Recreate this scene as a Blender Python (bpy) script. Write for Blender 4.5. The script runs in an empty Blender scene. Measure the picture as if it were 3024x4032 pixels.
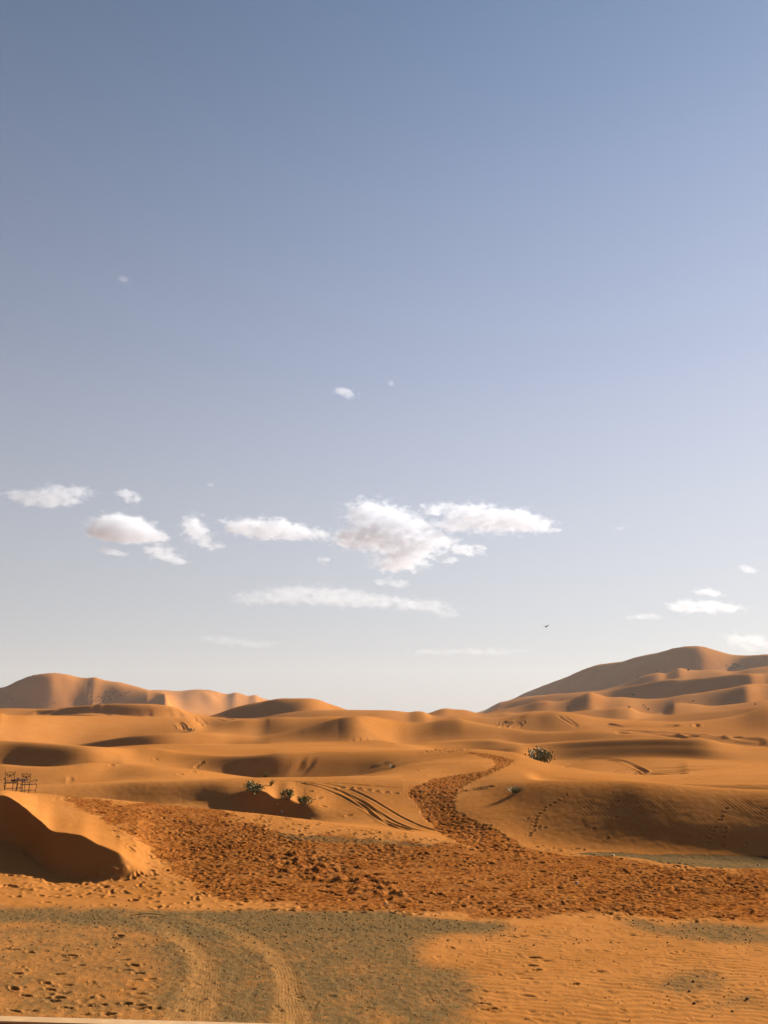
import bpy, math, random
import numpy as np
from mathutils import Vector, Matrix

random.seed(7)
RNG = np.random.default_rng(7)
SC = bpy.context.scene
COL = SC.collection
rad = math.radians

# ------------------------------------------------------------------ camera
EYE = 6.2                      # camera height over the flat ground
FPX = 3030.0                   # focal length in photo pixels
HORIZON = 2812.0
PITCH = math.atan((HORIZON - 2016.0) / FPX)
cam_d = bpy.data.cameras.new('camera')
cam_d.sensor_fit = 'VERTICAL'
cam_d.sensor_height = 34.6
cam_d.sensor_width = 34.6
cam_d.lens = FPX / 4032.0 * 34.6
cam_d.clip_start = 0.05
cam_d.clip_end = 60000
cam = bpy.data.objects.new('camera', cam_d)
COL.objects.link(cam)
cam.location = (0, 0, EYE)
cam.rotation_euler = (math.pi / 2 + PITCH, 0, 0)
SC.camera = cam

# ------------------------------------------------------------------ light
SUN_EL, SUN_AZ = rad(22), rad(50)          # azimuth clockwise from the view direction (+Y)
sun_dir = Vector((math.cos(SUN_EL) * math.sin(SUN_AZ), math.cos(SUN_EL) * math.cos(SUN_AZ), math.sin(SUN_EL)))
world = bpy.data.worlds.new('World')
SC.world = world
world.use_nodes = True
WN, WL = world.node_tree.nodes, world.node_tree.links
WN.clear()
w_out = WN.new('ShaderNodeOutputWorld')
w_bg = WN.new('ShaderNodeBackground')
w_bg.inputs['Strength'].default_value = 0.05
EXPO = 1.75
sky = WN.new('ShaderNodeTexSky')
sky.sky_type = 'NISHITA'
sky.sun_disc = False
sky.sun_elevation = SUN_EL
sky.sun_rotation = SUN_AZ
sky.altitude = 700
sky.air_density = 1.0
sky.dust_density = 1.0
sky.ozone_density = 1.0
def srgb(*c):
    return tuple(((x / 255 + .055) / 1.055) ** 2.4 for x in c)
w_tc = WN.new('ShaderNodeTexCoord')
w_sep = WN.new('ShaderNodeSeparateXYZ'); WL.new(w_tc.outputs['Generated'], w_sep.inputs[0])
w_rmp = WN.new('ShaderNodeValToRGB'); WL.new(w_sep.outputs['Z'], w_rmp.inputs[0])
w_rmp.color_ramp.interpolation = 'B_SPLINE'
stops = [(0.0, (197, 196, 197)), (.05, (205, 204, 205)), (.10, (205, 206, 209)), (.2, (197, 201, 210)), (.31, (184, 190, 206)), (.42, (168, 178, 201)), (.6, (139, 154, 184)), (.74, (116, 138, 170)), (1.0, (84, 110, 148))]
els = w_rmp.color_ramp.elements
while len(els) < len(stops): els.new(.5)
for e, (p, c) in zip(els, stops):
    e.position = p; e.color = srgb(*c) + (1,)
def wmath(op, a, b):
    n = WN.new('ShaderNodeMath'); n.operation = op
    for k, v in ((0, a), (1, b)):
        if isinstance(v, bpy.types.NodeSocket): WL.new(v, n.inputs[k])
        else: n.inputs[k].default_value = v
    return n.outputs[0]
w_dot = WN.new('ShaderNodeVectorMath'); w_dot.operation = 'DOT_PRODUCT'
WL.new(w_tc.outputs['Generated'], w_dot.inputs[0]); w_dot.inputs[1].default_value = sun_dir
# brighter towards the sun, darker away from it
w_up = wmath('MAXIMUM', w_sep.outputs['Z'], 0.0)
w_k = wmath('ADD', wmath('MULTIPLY', w_up, 1.0), .36)
w_d0 = wmath('ADD', wmath('MULTIPLY', w_up, .14), .618)
w_gain = wmath('EXPONENT', wmath('MULTIPLY', w_k, wmath('SUBTRACT', w_dot.outputs['Value'], w_d0)), 0)
w_scale = WN.new('ShaderNodeVectorMath'); w_scale.operation = 'SCALE'
WL.new(w_rmp.outputs[0], w_scale.inputs[0]); WL.new(wmath('MULTIPLY', w_gain, 1 / .05 / 2 ** EXPO), w_scale.inputs['Scale'])
w_mix = WN.new('ShaderNodeMix'); w_mix.data_type = 'RGBA'; w_mix.inputs[0].default_value = .06
WL.new(w_scale.outputs[0], w_mix.inputs[6]); WL.new(sky.outputs[0], w_mix.inputs[7])
w_mix.clamp_result = False
WL.new(w_mix.outputs[2], w_bg.inputs['Color'])
WL.new(w_bg.outputs[0], w_out.inputs['Surface'])

sun_d = bpy.data.lights.new('sun', 'SUN')
sun_d.energy = 5.0
sun_d.angle = rad(0.5)
sun_d.color = (1.0, 0.91, 0.76)
sun = bpy.data.objects.new('sun', sun_d)
COL.objects.link(sun)
sun.rotation_euler = sun_dir.to_track_quat('Z', 'Y').to_euler()

SC.view_settings.view_transform = 'Standard'
SC.view_settings.look = 'None'
SC.view_settings.gamma = 1.0
SC.view_settings.use_curve_mapping = False
SC.view_settings.exposure = EXPO
SC.render.engine = 'CYCLES'
SC.cycles.use_denoising = True
SC.cycles.max_bounces = 6
SC.cycles.diffuse_bounces = 2
SC.cycles.volume_bounces = 3

# ------------------------------------------------------------------ photo pixel <-> direction
CP, SP = math.cos(PITCH), math.sin(PITCH)
def pix_dir(sx, sy):
    """azimuth and slope (rise per metre of ground) of the line of sight through a photo pixel"""
    sx = np.asarray(sx, float); sy = np.asarray(sy, float)
    u = sx - 1512.0; v = sy - 2016.0
    fwd = FPX * CP + v * SP; up = FPX * SP - v * CP
    return np.arctan2(u, fwd), up / np.hypot(u, fwd)
def to_pix(x, y, z):
    dz = z - EYE
    f = y * CP + dz * SP
    d = y * SP - dz * CP
    f = np.where(f < 0.01, 0.01, f)
    sx = 1512 + FPX * x / f; sy = 2016 + FPX * d / f
    sx = np.where(y < 1.0, -9999, sx)
    return sx, sy
ZR = {1: (0, 2500), 2: (1000, 2500), 3: (1974, 2500), 4: (0, 2950), 5: (1000, 2950), 6: (1974, 2950)}
def Z(k, *pts):
    ox, oy = ZR[k]
    return [(ox + p[0] * .6329, oy + p[1] * .6329) + tuple(p[2:]) for p in pts]
def Z7(*pts): return [(p[0] * .9114, 3430 + p[1] * .9114) + tuple(p[2:]) for p in pts]
def Z8(*pts): return [(1512 + p[0] * .9114, 3430 + p[1] * .9114) + tuple(p[2:]) for p in pts]

# ------------------------------------------------------------------ noise
def hash2(ix, iy, s):
    h = (ix.astype(np.int64) * 374761393 + iy.astype(np.int64) * 668265263 + s * 1442695041) & 0xffffffff
    h = ((h ^ (h >> 13)) * 1274126177) & 0xffffffff
    return ((h ^ (h >> 16)) & 0xffffff) / float(0xffffff)
def vnoise(x, y, s=0):
    ix = np.floor(x); iy = np.floor(y)
    fx = x - ix; fy = y - iy
    fx = fx * fx * fx * (fx * (fx * 6 - 15) + 10); fy = fy * fy * fy * (fy * (fy * 6 - 15) + 10)
    a = hash2(ix, iy, s); b = hash2(ix + 1, iy, s); c = hash2(ix, iy + 1, s); d = hash2(ix + 1, iy + 1, s)
    return (a + (b - a) * fx + (c - a) * fy + (a - b - c + d) * fx * fy) * 2 - 1
def fbm(x, y, oct=3, s=0):
    t = 0; amp = 1.0; tot = 0
    for o in range(oct):
        t = t + amp * vnoise(x * 2 ** o + 17.3 * o, y * 2 ** o - 9.1 * o, s + o); tot += amp; amp *= .5
    return t / tot
def pchip1(xk, yk, x):
    xk = np.asarray(xk, float); yk = np.asarray(yk, float)
    h = np.diff(xk); d = np.diff(yk) / h
    m = np.zeros_like(yk); m[0] = d[0] * 0; m[-1] = 0
    # Catmull-like slopes, kept from overshooting much
    m[1:-1] = (d[:-1] * h[1:] + d[1:] * h[:-1]) / (h[1:] + h[:-1])
    lim = 3 * np.minimum(np.abs(d[:-1]), np.abs(d[1:])) + 0.35 * np.abs(m[1:-1])
    m[1:-1] = np.clip(m[1:-1], -lim, lim)
    x = np.clip(x, xk[0], xk[-1])
    i = np.clip(np.searchsorted(xk, x) - 1, 0, len(xk) - 2)
    t = (x - xk[i]) / h[i]
    return ((1 + 2 * t) * (1 - t) ** 2) * yk[i] + t * (1 - t) ** 2 * h[i] * m[i] + t * t * (3 - 2 * t) * yk[i + 1] + t * t * (t - 1) * h[i] * m[i + 1]
def smooth_cols(a, n):
    if n < 1: return a
    k = np.hanning(2 * n + 3)[1:-1]; k /= k.sum()
    p = np.concatenate([np.full(n, a[0]), a, np.full(n, a[-1])])
    return np.convolve(p, k, 'valid')
def sstep(a, b, x):
    t = np.clip((x - a) / (b - a), 0, 1); return t * t * (3 - 2 * t)

# ------------------------------------------------------------------ dune crests, near to far.
# each crest: points (photo x, photo y, ground distance in metres); foot = where along the way from the crest in front
# the slope starts to rise; drop = how deep the hollow in front of this crest lies under the lower of both
CRESTS = []
def crest(pts, foot=.5, drop=.5, sharp=0):
    CRESTS.append((sorted(pts), foot, drop, sharp))
LVL = lambda sx, r, z: None
def at_z(sx, r, z):
    """a point at ground distance r, height z, given as a crest point (finds its photo y)"""
    a, _ = pix_dir(sx, 3200.0)
    x = r * math.sin(a); y = r * math.cos(a)
    _, sy = to_pix(np.array([x]), np.array([y]), np.array([z]))
    return (sx, float(sy[0]), r)

# toe of the shaded slip face (left) / flat ground
crest([at_z(0, 39.6, .85), at_z(90, 38.6, .74), at_z(150, 36.9, .36), at_z(200, 35.7, .08), at_z(280, 34.7, .02), at_z(400, 33.6, .05), at_z(500, 33.3, .1), at_z(620, 33, .1), at_z(1000, 32, .05), at_z(1800, 31, .0), at_z(3024, 31, 0)], 0, None)
# crest of the slip face
crest(Z(4, (0, 288, 41.6), (130, 348, 39.8), (230, 430, 38.4), (270, 462, 37.8), (300, 492, 37.3), (430, 522, 36.6), (510, 537, 36.2), (610, 590, 35.5), (690, 622, 35.0), (750, 650, 34.7), (795, 688, 34.5)) +
      [at_z(600, 34.6, .22), at_z(1000, 35, .15), at_z(1800, 34, 0), at_z(3024, 34, 0)], 0, None, [(0, 1), (480, 1), (560, 0)])
# crest the garden furniture stands on, running down to the flat on the right
crest(Z(4, (0, 258, 50), (200, 270, 50), (420, 292, 49.5), (700, 315, 48.5), (1000, 345, 47.5), (1250, 370, 46.5), (1500, 395, 45.5), (1659, 412, 45)) +
      Z(5, (250, 435, 44), (500, 468, 43), (700, 495, 42), (900, 517, 41.2), (1100, 553, 40), (1300, 590, 39), (1500, 620, 38.6)) +
      [at_z(2100, 38.4, .05), at_z(2400, 38.4, 0), at_z(3024, 38.6, 0)], .5, None)
# hollow, then the slip face with the bushes
crest([at_z(0, 53.5, .5), at_z(500, 53, .2), at_z(860, 52.0, .35), at_z(960, 51.6, -.1), at_z(1080, 50.8, -.2), at_z(1180, 50, 0.0), at_z(1300, 48, .15), at_z(1500, 46, .25), at_z(1750, 43.5, .3), at_z(1950, 41, .3), at_z(2100, 40, .1), at_z(2400, 39.2, .0), at_z(3024, 39.4, 0)], 0, None)
crest([at_z(0, 56.5, .5), at_z(300, 56.5, .32), at_z(600, 56, .32), at_z(800, 55.3, .65), (930, 3124, 54), (1000, 3110, 53.4), (1049, 3121, 52.9), (1090, 3146, 52.2), (1133, 3142, 52), (1169, 3161, 51.6), (1217, 3166, 51.3), (1290, 3178, 51.4)] +
      [at_z(1450, 50.5, .55), at_z(1700, 50, .6), at_z(1850, 48.5, .9), at_z(1950, 47, 1.0), at_z(2100, 45.2, 1.12), at_z(2400, 43.2, 1.16), at_z(2700, 42.6, 1.22), at_z(3024, 42.8, 1.24)], 0, None, [(850, 0), (960, 1), (1200, 1), (1300, 0)])
# long bright crest in the middle left, and the rippled bank on the right
crest(Z(1, (0, 934, 60), (80, 936, 60), (230, 940, 60), (450, 930, 60.3), (700, 920, 60.5), (900, 912, 60), (1200, 905, 59.6), (1450, 897, 59.4), (1659, 893, 59.6)) +
      Z(2, (200, 890, 60), (400, 888, 60), (600, 885, 60), (800, 890, 59.5), (1000, 900, 58.5)) + Z(3, (-180, 925, 57), (0, 920, 54.8), (150, 915, 52.5), (300, 908, 50.8), (500, 905, 49.4), (700, 905, 48.4), (850, 910, 47.5), (1000, 920, 47.3), (1200, 940, 47.1), (1400, 955, 47), (1659, 965, 47)), .5, None)
# bright crest at the left edge behind it; faint elsewhere
crest(Z(1, (0, 806, 73), (150, 815, 72), (300, 820, 71.5), (450, 808, 72), (560, 795, 73), (700, 800, 74), (900, 812, 73), (1200, 840, 72.5), (1659, 890, 73)) +
      Z(2, (400, 885, 72.5), (700, 870, 72), (900, 830, 71), (1050, 805, 71), (1300, 790, 70), (1659, 830, 66)) + [(2250, 3062, 62), (2544, 3078, 58), (2800, 3085, 57), (3024, 3088, 57)],
      .45, [(0, .45), (350, .3), (600, .15), (1000, .1), (1380, .1), (1560, 0), (2050, 0), (2300, .5), (2600, .7), (3024, .8)])
# main mid crest
crest(Z(1, (0, 658, 93), (130, 662, 90), (280, 672, 87), (450, 685, 84), (600, 697, 83), (700, 702, 85), (830, 708, 89), (930, 700, 91), (1000, 708, 89), (1100, 728, 87), (1200, 738, 86), (1400, 750, 83), (1659, 740, 81)) +
      Z(2, (150, 732, 81), (300, 727, 82), (500, 722, 83), (700, 720, 84), (900, 718, 85), (1060, 716, 86), (1200, 711, 86), (1350, 710, 85), (1500, 722, 83), (1659, 745, 80)) +
      Z(3, (150, 757, 78), (280, 798, 75), (450, 830, 72.5), (700, 865, 70), (900, 882, 68), (1100, 884, 67), (1300, 878, 67), (1500, 870, 68), (1659, 866, 69)),
      [(0, .32), (350, .32), (520, .2), (700, .34), (1000, .34), (1400, .34), (1600, .3), (3024, .3)], [(0, .75), (330, .6), (480, .2), (700, .4), (900, .55), (1300, .5), (1480, .25), (1600, .15), (2100, 0), (3024, .15)])
# hollow floor beyond, right
crest(Z(2, (0, 700, 102), (500, 690, 104), (900, 702, 104), (1659, 720, 104)) + [at_z(0, 104, 2.4), at_z(600, 104, 2.0)] +
      Z(3, (0, 745, 104), (300, 778, 103), (600, 772, 102.5), (900, 766, 102), (1200, 776, 101), (1659, 792, 98)), .35, [(0, 0), (1950, 0), (2060, .35), (2500, .5), (2700, .1), (3024, 0)])
# right mid crest behind the green bush
crest([(0, 2925, 112), (300, 2945, 112), (600, 2930, 111), (1000, 2930, 112), (1300, 2925, 113), (1500, 2935, 113)] + Z(2, (900, 716, 112), (1100, 690, 112), (1200, 675, 112), (1350, 660, 112), (1500, 658, 111), (1580, 669, 111)) +
      Z(3, (150, 681, 110), (300, 672, 111), (500, 660, 110), (700, 650, 109), (900, 645, 108.5), (1100, 646, 108), (1300, 655, 108.5), (1400, 678, 111), (1480, 692, 113), (1659, 700, 114)), .5, [(0, 0), (1560, 0), (1650, 0), (3024, 0)])
# left middle dune and the pointed dune in the centre
crest([(0, 2950, 130), (150, 2945, 130)] + Z(1, (490, 682, 132), (650, 655, 129), (800, 630, 127), (950, 615, 126), (1100, 608, 127), (1300, 607, 130), (1500, 622, 134), (1620, 630, 136)) +
      Z(2, (100, 622, 136), (250, 590, 136), (400, 550, 135), (500, 522, 134.3), (590, 506, 134), (650, 501, 134), (720, 505, 138), (800, 518, 143), (900, 535, 148), (1000, 545, 150), (1100, 542, 149), (1200, 526, 149), (1280, 523, 148), (1350, 538, 147.5), (1500, 565, 146.5), (1659, 588, 145.5)) +
      Z(3, (150, 593, 145), (400, 600, 144), (560, 596, 143.3), (700, 600, 142.8), (900, 610, 142.5), (1100, 622, 142.5), (1300, 632, 142.5), (1659, 640, 143)),
      [(0, .5), (300, .6), (900, .66), (1100, .4), (1600, .4), (2000, .6), (3024, .6)], [(0, 1.2), (500, 1.0), (900, .8), (1060, .3), (1600, .3), (1900, .6), (2300, .8), (3024, .8)], [(1200, 0), (1330, .8), (1480, .6), (1600, 0)])
# bright slope at left, soft dune left of the point, long crest on the right
crest(Z(1, (0, 486, 172), (40, 494, 173), (180, 499, 177), (300, 501, 181), (600, 504, 190), (900, 509, 198), (1090, 513, 199), (1180, 523, 197), (1270, 560, 194), (1400, 547, 190), (1500, 530, 186), (1659, 521, 184)) +
      Z(2, (100, 516, 183), (300, 512, 180), (500, 509, 180), (620, 515, 182), (800, 545, 184), (1100, 560, 185), (1500, 556, 190)) +
      Z(3, (60, 520, 194), (110, 505, 196), (150, 491, 196), (240, 482, 194), (330, 476, 192), (450, 490, 192), (600, 514, 194), (750, 527, 197), (900, 533, 200), (1050, 537, 204), (1250, 530, 209), (1400, 511, 212), (1500, 490, 214), (1600, 458, 214), (1659, 446, 214)),
      .3, [(0, 1.6), (500, 1.6), (760, .8), (950, .8), (1300, .3), (1700, 1), (2060, 1), (3024, .8)])
# band with many tracks at left; crest closing the middle
crest(Z(1, (0, 458, 262), (120, 458, 262), (250, 459, 260), (350, 459, 256), (500, 444, 252), (700, 432, 250), (850, 428, 250), (1000, 433, 252), (1100, 454, 254), (1180, 480, 258), (1300, 507, 262), (1450, 520, 262), (1600, 517, 262)) +
      Z(2, (60, 512, 260), (180, 490, 256), (300, 473, 252), (500, 466, 250), (750, 466, 250), (900, 472, 254), (960, 480, 258), (1020, 474, 256), (1060, 480, 256), (1100, 500, 258), (1180, 508, 258), (1260, 504, 258), (1400, 512, 262), (1600, 505, 262)) +
      Z(3, (100, 498, 262), (400, 500, 262), (700, 530, 262), (840, 526, 262), (1000, 505, 266), (1200, 480, 270), (1400, 462, 274), (1600, 440, 276), (1659, 436, 276)),
      [(0, .68), (800, .68), (1100, .6), (3024, .55)], [(0, 2.2), (700, 2.2), (900, 1.2), (1100, 1), (3024, 1.0)])
# round dune left of centre, small peaks, low right crests
crest([(0, 2835, 300), (600, 2835, 305)] + Z(1, (1310, 502, 316), (1400, 472, 313), (1450, 455, 311), (1560, 425, 308), (1640, 412, 306)) +
      Z(2, (60, 408, 304), (120, 400, 302), (250, 395, 299), (350, 396, 297), (400, 404, 302), (470, 428, 312), (580, 463, 322), (700, 500, 328), (1000, 500, 340), (1080, 486, 344), (1190, 457, 342), (1250, 463, 346), (1320, 470, 350), (1400, 490, 347), (1500, 488, 340), (1620, 484, 335)) +
      Z(3, (30, 482, 335), (200, 474, 335), (420, 480, 330), (520, 470, 330), (620, 463, 328), (740, 450, 325), (800, 453, 325), (860, 478, 332), (950, 492, 340), (1030, 470, 345), (1080, 425, 345), (1160, 425, 352), (1300, 440, 352), (1450, 430, 350), (1659, 405, 350)),
      .45, [(0, 2), (800, 2), (3024, 1.5)])
# big dune at right, first shelf
crest([(0, 2838, 430), (900, 2840, 430), (1300, 2838, 430), (1800, 2830, 430)] + Z(3, (-60, 480, 452), (0, 466, 450), (140, 432, 440), (230, 408, 432), (270, 405, 430), (330, 410, 430), (420, 396, 428), (500, 370, 424), (555, 356, 424), (600, 370, 430), (640, 384, 434), (760, 391, 440), (900, 403, 442), (1000, 398, 442), (1150, 372, 440), (1300, 350, 438), (1450, 325, 435), (1540, 306, 434), (1565, 303, 446), (1600, 300, 458), (1659, 296, 466)),
      .45, [(0, 2), (1900, 2), (2400, 3), (3024, 3)])
crest([(0, 2838, 540), (900, 2838, 540), (1300, 2838, 540), (1880, 2822, 540)] + Z(3, (0, 438, 560), (100, 408, 552), (200, 385, 545), (280, 373, 540), (400, 366, 530), (550, 352, 525), (680, 345, 520), (800, 320, 515), (920, 297, 512), (1000, 284, 512), (1080, 276, 512), (1150, 277, 512), (1250, 266, 508), (1400, 250, 503), (1500, 240, 500), (1580, 239, 499), (1602, 240, 508), (1659, 236, 524)),
      .45, [(0, 2), (1900, 2), (2400, 4), (2600, 7), (3024, 7)])
crest([(0, 2838, 640), (900, 2838, 640), (1300, 2838, 640), (1900, 2815, 650)] + Z(3, (0, 430, 690), (300, 372, 670), (590, 352, 650), (750, 305, 640), (900, 250, 632), (980, 236, 631), (1020, 240, 636), (1060, 224, 638), (1105, 205, 640), (1160, 213, 648), (1350, 215, 655), (1450, 222, 660), (1560, 206, 650), (1659, 195, 650)),
      .45, [(0, 2), (1900, 2), (2400, 3), (3024, 5)])
# skyline: far left dune, big right dune
crest(Z(1, (0, 328, 720), (100, 296, 712), (200, 268, 706), (260, 259, 702), (330, 245, 702), (400, 251, 704), (500, 273, 706), (540, 272, 705), (590, 266, 704), (640, 281, 704), (760, 297, 702), (850, 320, 697), (940, 343, 690), (1000, 358, 684), (1040, 383, 676), (1052, 410, 674), (1080, 450, 690), (1140, 490, 710)) +
      [(1000, 2815, 800), (1300, 2818, 800), (1700, 2812, 860), (1900, 2800, 980)] +
      Z(3, (0, 417, 960), (40, 409, 950), (150, 361, 920), (300, 300, 890), (420, 256, 870), (500, 220, 855), (620, 182, 840), (680, 174, 832), (750, 165, 825), (850, 135, 815), (1000, 105, 800), (1100, 82, 785), (1180, 70, 775), (1250, 73, 780), (1320, 93, 800), (1420, 122, 825), (1500, 128, 830), (1580, 125, 820), (1659, 120, 805)),
      [(0, .12), (600, .12), (700, .3), (1900, .5), (3024, .5)], [(0, 3), (620, 3), (800, 5), (1900, 4), (2400, 8), (3024, 8)], [(0, 0), (560, 0), (610, .8), (680, .8), (720, 0), (3024, 0)])
crest([(0, 2760, 1050), (400, 2745, 1050)] + Z(1, (850, 350, 1060), (990, 344, 1050), (1130, 350, 1040), (1200, 342, 1035), (1300, 348, 1035), (1420, 369, 1040), (1460, 360, 1040), (1540, 380, 1045), (1600, 378, 1045)) +
      Z(2, (30, 384, 1045), (110, 408, 1060), (200, 430, 1080), (400, 470, 1100), (600, 486, 1100), (900, 490, 1100), (1300, 488, 1100), (1659, 486, 1150)) + [(2300, 2780, 1200), (3024, 2700, 1200)],
      .4, [(0, 6), (3024, 6)])

# ------------------------------------------------------------------ terrain grid (polar, finest where detail is)
a_in = np.concatenate([np.linspace(rad(-35), rad(-27.5), 70, endpoint=False), np.linspace(rad(-27.5), rad(27.5), 1040), np.linspace(rad(27.5), rad(35), 71)[1:]])
a_l = -np.geomspace(rad(35.3), math.pi, 40)[::-1]
a_r = np.geomspace(rad(35.3), math.pi, 40)
AZ = np.concatenate([a_l, a_in, a_r])
segs = [(1.0, 15.0, 26), (15, 27, 215), (27, 46, 290), (46, 66, 150), (66, 115, 130), (115, 280, 190), (280, 700, 80), (700, 1300, 55), (1300, 9000, 14)]
RR = np.concatenate([np.linspace(a, b, n, endpoint=False) if b < 1300.5 else np.geomspace(a, b, n) for a, b, n in segs])
NC, NR = len(AZ), len(RR)

knR, knZ, isC, tanT = [], [], [], []
def add_knot(r, z, c, t): knR.append(r); knZ.append(z); isC.append(c); tanT.append(t)
zero = np.zeros(NC)
for rr_ in (0.2, 14, 24, 29):
    add_knot(zero + rr_, zero, False, zero)
prev = None
SHARP = {}
for pts, foot, drop, sharp in CRESTS:
    sx = np.array([p[0] for p in pts]); sy = np.array([p[1] for p in pts]); r = np.array([p[2] for p in pts])
    a, t = pix_dir(sx, sy)
    keep = np.concatenate([[True], np.diff(a) > 1e-4]); a, t, r = a[keep], t[keep], r[keep]
    rc = pchip1(a, r, AZ)
    rm = float(np.median(rc))
    rc = smooth_cols(rc, 4 if rm < 46 else (14 if rm < 60 else (34 if rm < 400 else 12)))
    z = EYE + rc * pchip1(a, t, AZ); tt = (z - EYE) / rc
    if drop is not None:
        pr, pz, pt = prev
        dx = np.array([d[0] for d in drop], float); da, _ = pix_dir(dx, 3000.0); dv = np.array([d[1] for d in drop])
        dd = np.interp(AZ, da, dv)
        if 62 < float(np.median(rc)) < 320:      # deeper hollows, steeper faces
            dd = dd * 1.5; deeper = .07
        else: deeper = 0
        if not isinstance(foot, (int, float)):
            foot = smooth_cols(np.interp(AZ, pix_dir(np.array([q[0] for q in foot], float), 3000.0)[0], [q[1] for q in foot]), 20)
        foot = foot + deeper
        rt = pr + foot * (rc - pr)
        line = pz + (z - pz) * foot
        lo = np.minimum(np.minimum(pz, z), line)
        w = sstep(0, .25, dd)
        zt = smooth_cols(line * (1 - w) + w * (lo - dd), 6)
        zt = np.minimum(zt, np.maximum(pz, z))
        add_knot(rt, zt, False, zero)
    elif isinstance(foot, float) and foot == .5:      # plain crest with a hollow just beyond it
        pass
    if sharp:
        add_knot(rc, z, True, tt); SHARP[len(knR) - 1] = np.interp(AZ, pix_dir(np.array([q[0] for q in sharp], float), 3000.0)[0], [q[1] for q in sharp])
    else:
        add_knot(rc, z, True, tt)
    prev = (rc, z, tt)
add_knot(zero + 1450, zero + 1, False, zero)
add_knot(zero + 9000, zero + 0, False, zero)
KR = np.array(knR); KZ = np.array(knZ); KT = np.array(tanT); KC = np.array(isC)
for k in range(1, len(KR)):
    KR[k] = np.maximum(KR[k], KR[k - 1] + .6)
h = np.diff(KR, axis=0); d = np.diff(KZ, axis=0) / h
M = np.zeros_like(KZ)
same = (d[:-1] * d[1:]) > 0
w1 = 2 * h[1:] + h[:-1]; w2 = h[1:] + 2 * h[:-1]
with np.errstate(divide='ignore', invalid='ignore'):
    hm = (w1 + w2) / (w1 / d[:-1] + w2 / d[1:])
M[1:-1] = np.where(same, hm, 0)
for k in range(1, len(KR) - 1):        # a true crest is tangent to the line of sight
    if KC[k]:
        mx = (d[k - 1] > 0) & (d[k] < 0)
        M[k] = np.where(mx & (KT[k] > 0), np.minimum(KT[k], d[k - 1]), M[k])
BK = [k for k in range(len(KR)) if abs(float(KR[k, np.argmin(abs(AZ - rad(20)))]) - 42.7) < .45][0]
wb = sstep(rad(7), rad(11), AZ)
M[BK] = M[BK] * (1 - wb) + wb * 1.42 * np.minimum(d[BK - 1], d[BK])
MI = M.copy(); MO = M.copy()
for k, w in SHARP.items():
    MI[k] = M[k] * (1 - w) + d[k - 1] * w; MO[k] = M[k] * (1 - w) + d[k] * .6 * w
HT = np.zeros((NR, NC))
for c in range(NC):
    i = np.clip(np.searchsorted(KR[:, c], RR) - 1, 0, len(KR) - 2)
    t = (RR - KR[i, c]) / h[i, c]
    HT[:, c] = ((1 + 2 * t) * (1 - t) ** 2) * KZ[i, c] + t * (1 - t) ** 2 * h[i, c] * MO[i, c] + t * t * (3 - 2 * t) * KZ[i + 1, c] + t * t * (t - 1) * h[i, c] * MI[i + 1, c]
RG, AG = np.meshgrid(RR, AZ, indexing='ij')
XG = RG * np.sin(AG); YG = RG * np.cos(AG)
# gentle unevenness that grows with distance
HT += fbm(XG / 9, YG / 9, 2, 3) * .05 * sstep(10, 30, RG) + fbm(XG / 42, YG / 60, 3, 11) * .9 * sstep(180, 500, RG) + fbm(XG / 14, YG / 22, 2, 15) * .12 * sstep(60, 200, RG)
HB = HT

def cell(x, y):
    r = np.hypot(x, y); a = np.arctan2(x, y)
    fi = np.interp(r, RR, np.arange(NR)); fj = np.interp(a, AZ, np.arange(NC))
    return fi, fj
def ground(x, y, H=None):
    H = HT if H is None else H
    x = np.atleast_1d(np.asarray(x, float)); y = np.atleast_1d(np.asarray(y, float))
    fi, fj = cell(x, y)
    i = np.clip(fi.astype(int), 0, NR - 2); j = np.clip(fj.astype(int), 0, NC - 2)
    u = fi - i; v = fj - j
    return H[i, j] * (1 - u) * (1 - v) + H[i + 1, j] * u * (1 - v) + H[i, j + 1] * (1 - u) * v + H[i + 1, j + 1] * u * v
def hit(sx, sy, rmin=10):
    """where the line of sight of a photo pixel meets the ground"""
    a, t = pix_dir(sx, sy); a = float(a); t = float(t)
    r = RR[RR >= rmin]; x = r * math.sin(a); y = r * math.cos(a)
    g = ground(x, y, HB) - (EYE + r * t)
    k = np.argmax(g > 0) if (g > 0).any() else len(r) - 1
    if k > 0 and (g > 0).any():
        f = -g[k - 1] / (g[k] - g[k - 1] + 1e-9); rr = r[k - 1] + f * (r[k] - r[k - 1])
    else: rr = r[k]
    return np.array([rr * math.sin(a), rr * math.cos(a)])
def near_line(pts, width):
    P = np.array(pts); lo = P.min(0) - width; hi = P.max(0) + width
    m = (XG > lo[0]) & (XG < hi[0]) & (YG > lo[1]) & (YG < hi[1])
    x = XG[m]; y = YG[m]; best = np.full(x.shape, 1e9); sg = np.zeros(x.shape); al = np.zeros(x.shape); acc = 0
    for i in range(len(P) - 1):
        ax, ay = P[i]; bx, by = P[i + 1]; L = math.hypot(bx - ax, by - ay) + 1e-9
        t = np.clip(((x - ax) * (bx - ax) + (y - ay) * (by - ay)) / L ** 2, 0, 1)
        ex = x - ax - t * (bx - ax); ey = y - ay - t * (by - ay); dd = np.hypot(ex, ey)
        s = np.sign((bx - ax) * ey - (by - ay) * ex)
        k = dd < best; best[k] = dd[k]; sg[k] = s[k]; al[k] = acc + t[k] * L; acc += L
    return m, best * sg, al
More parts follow.
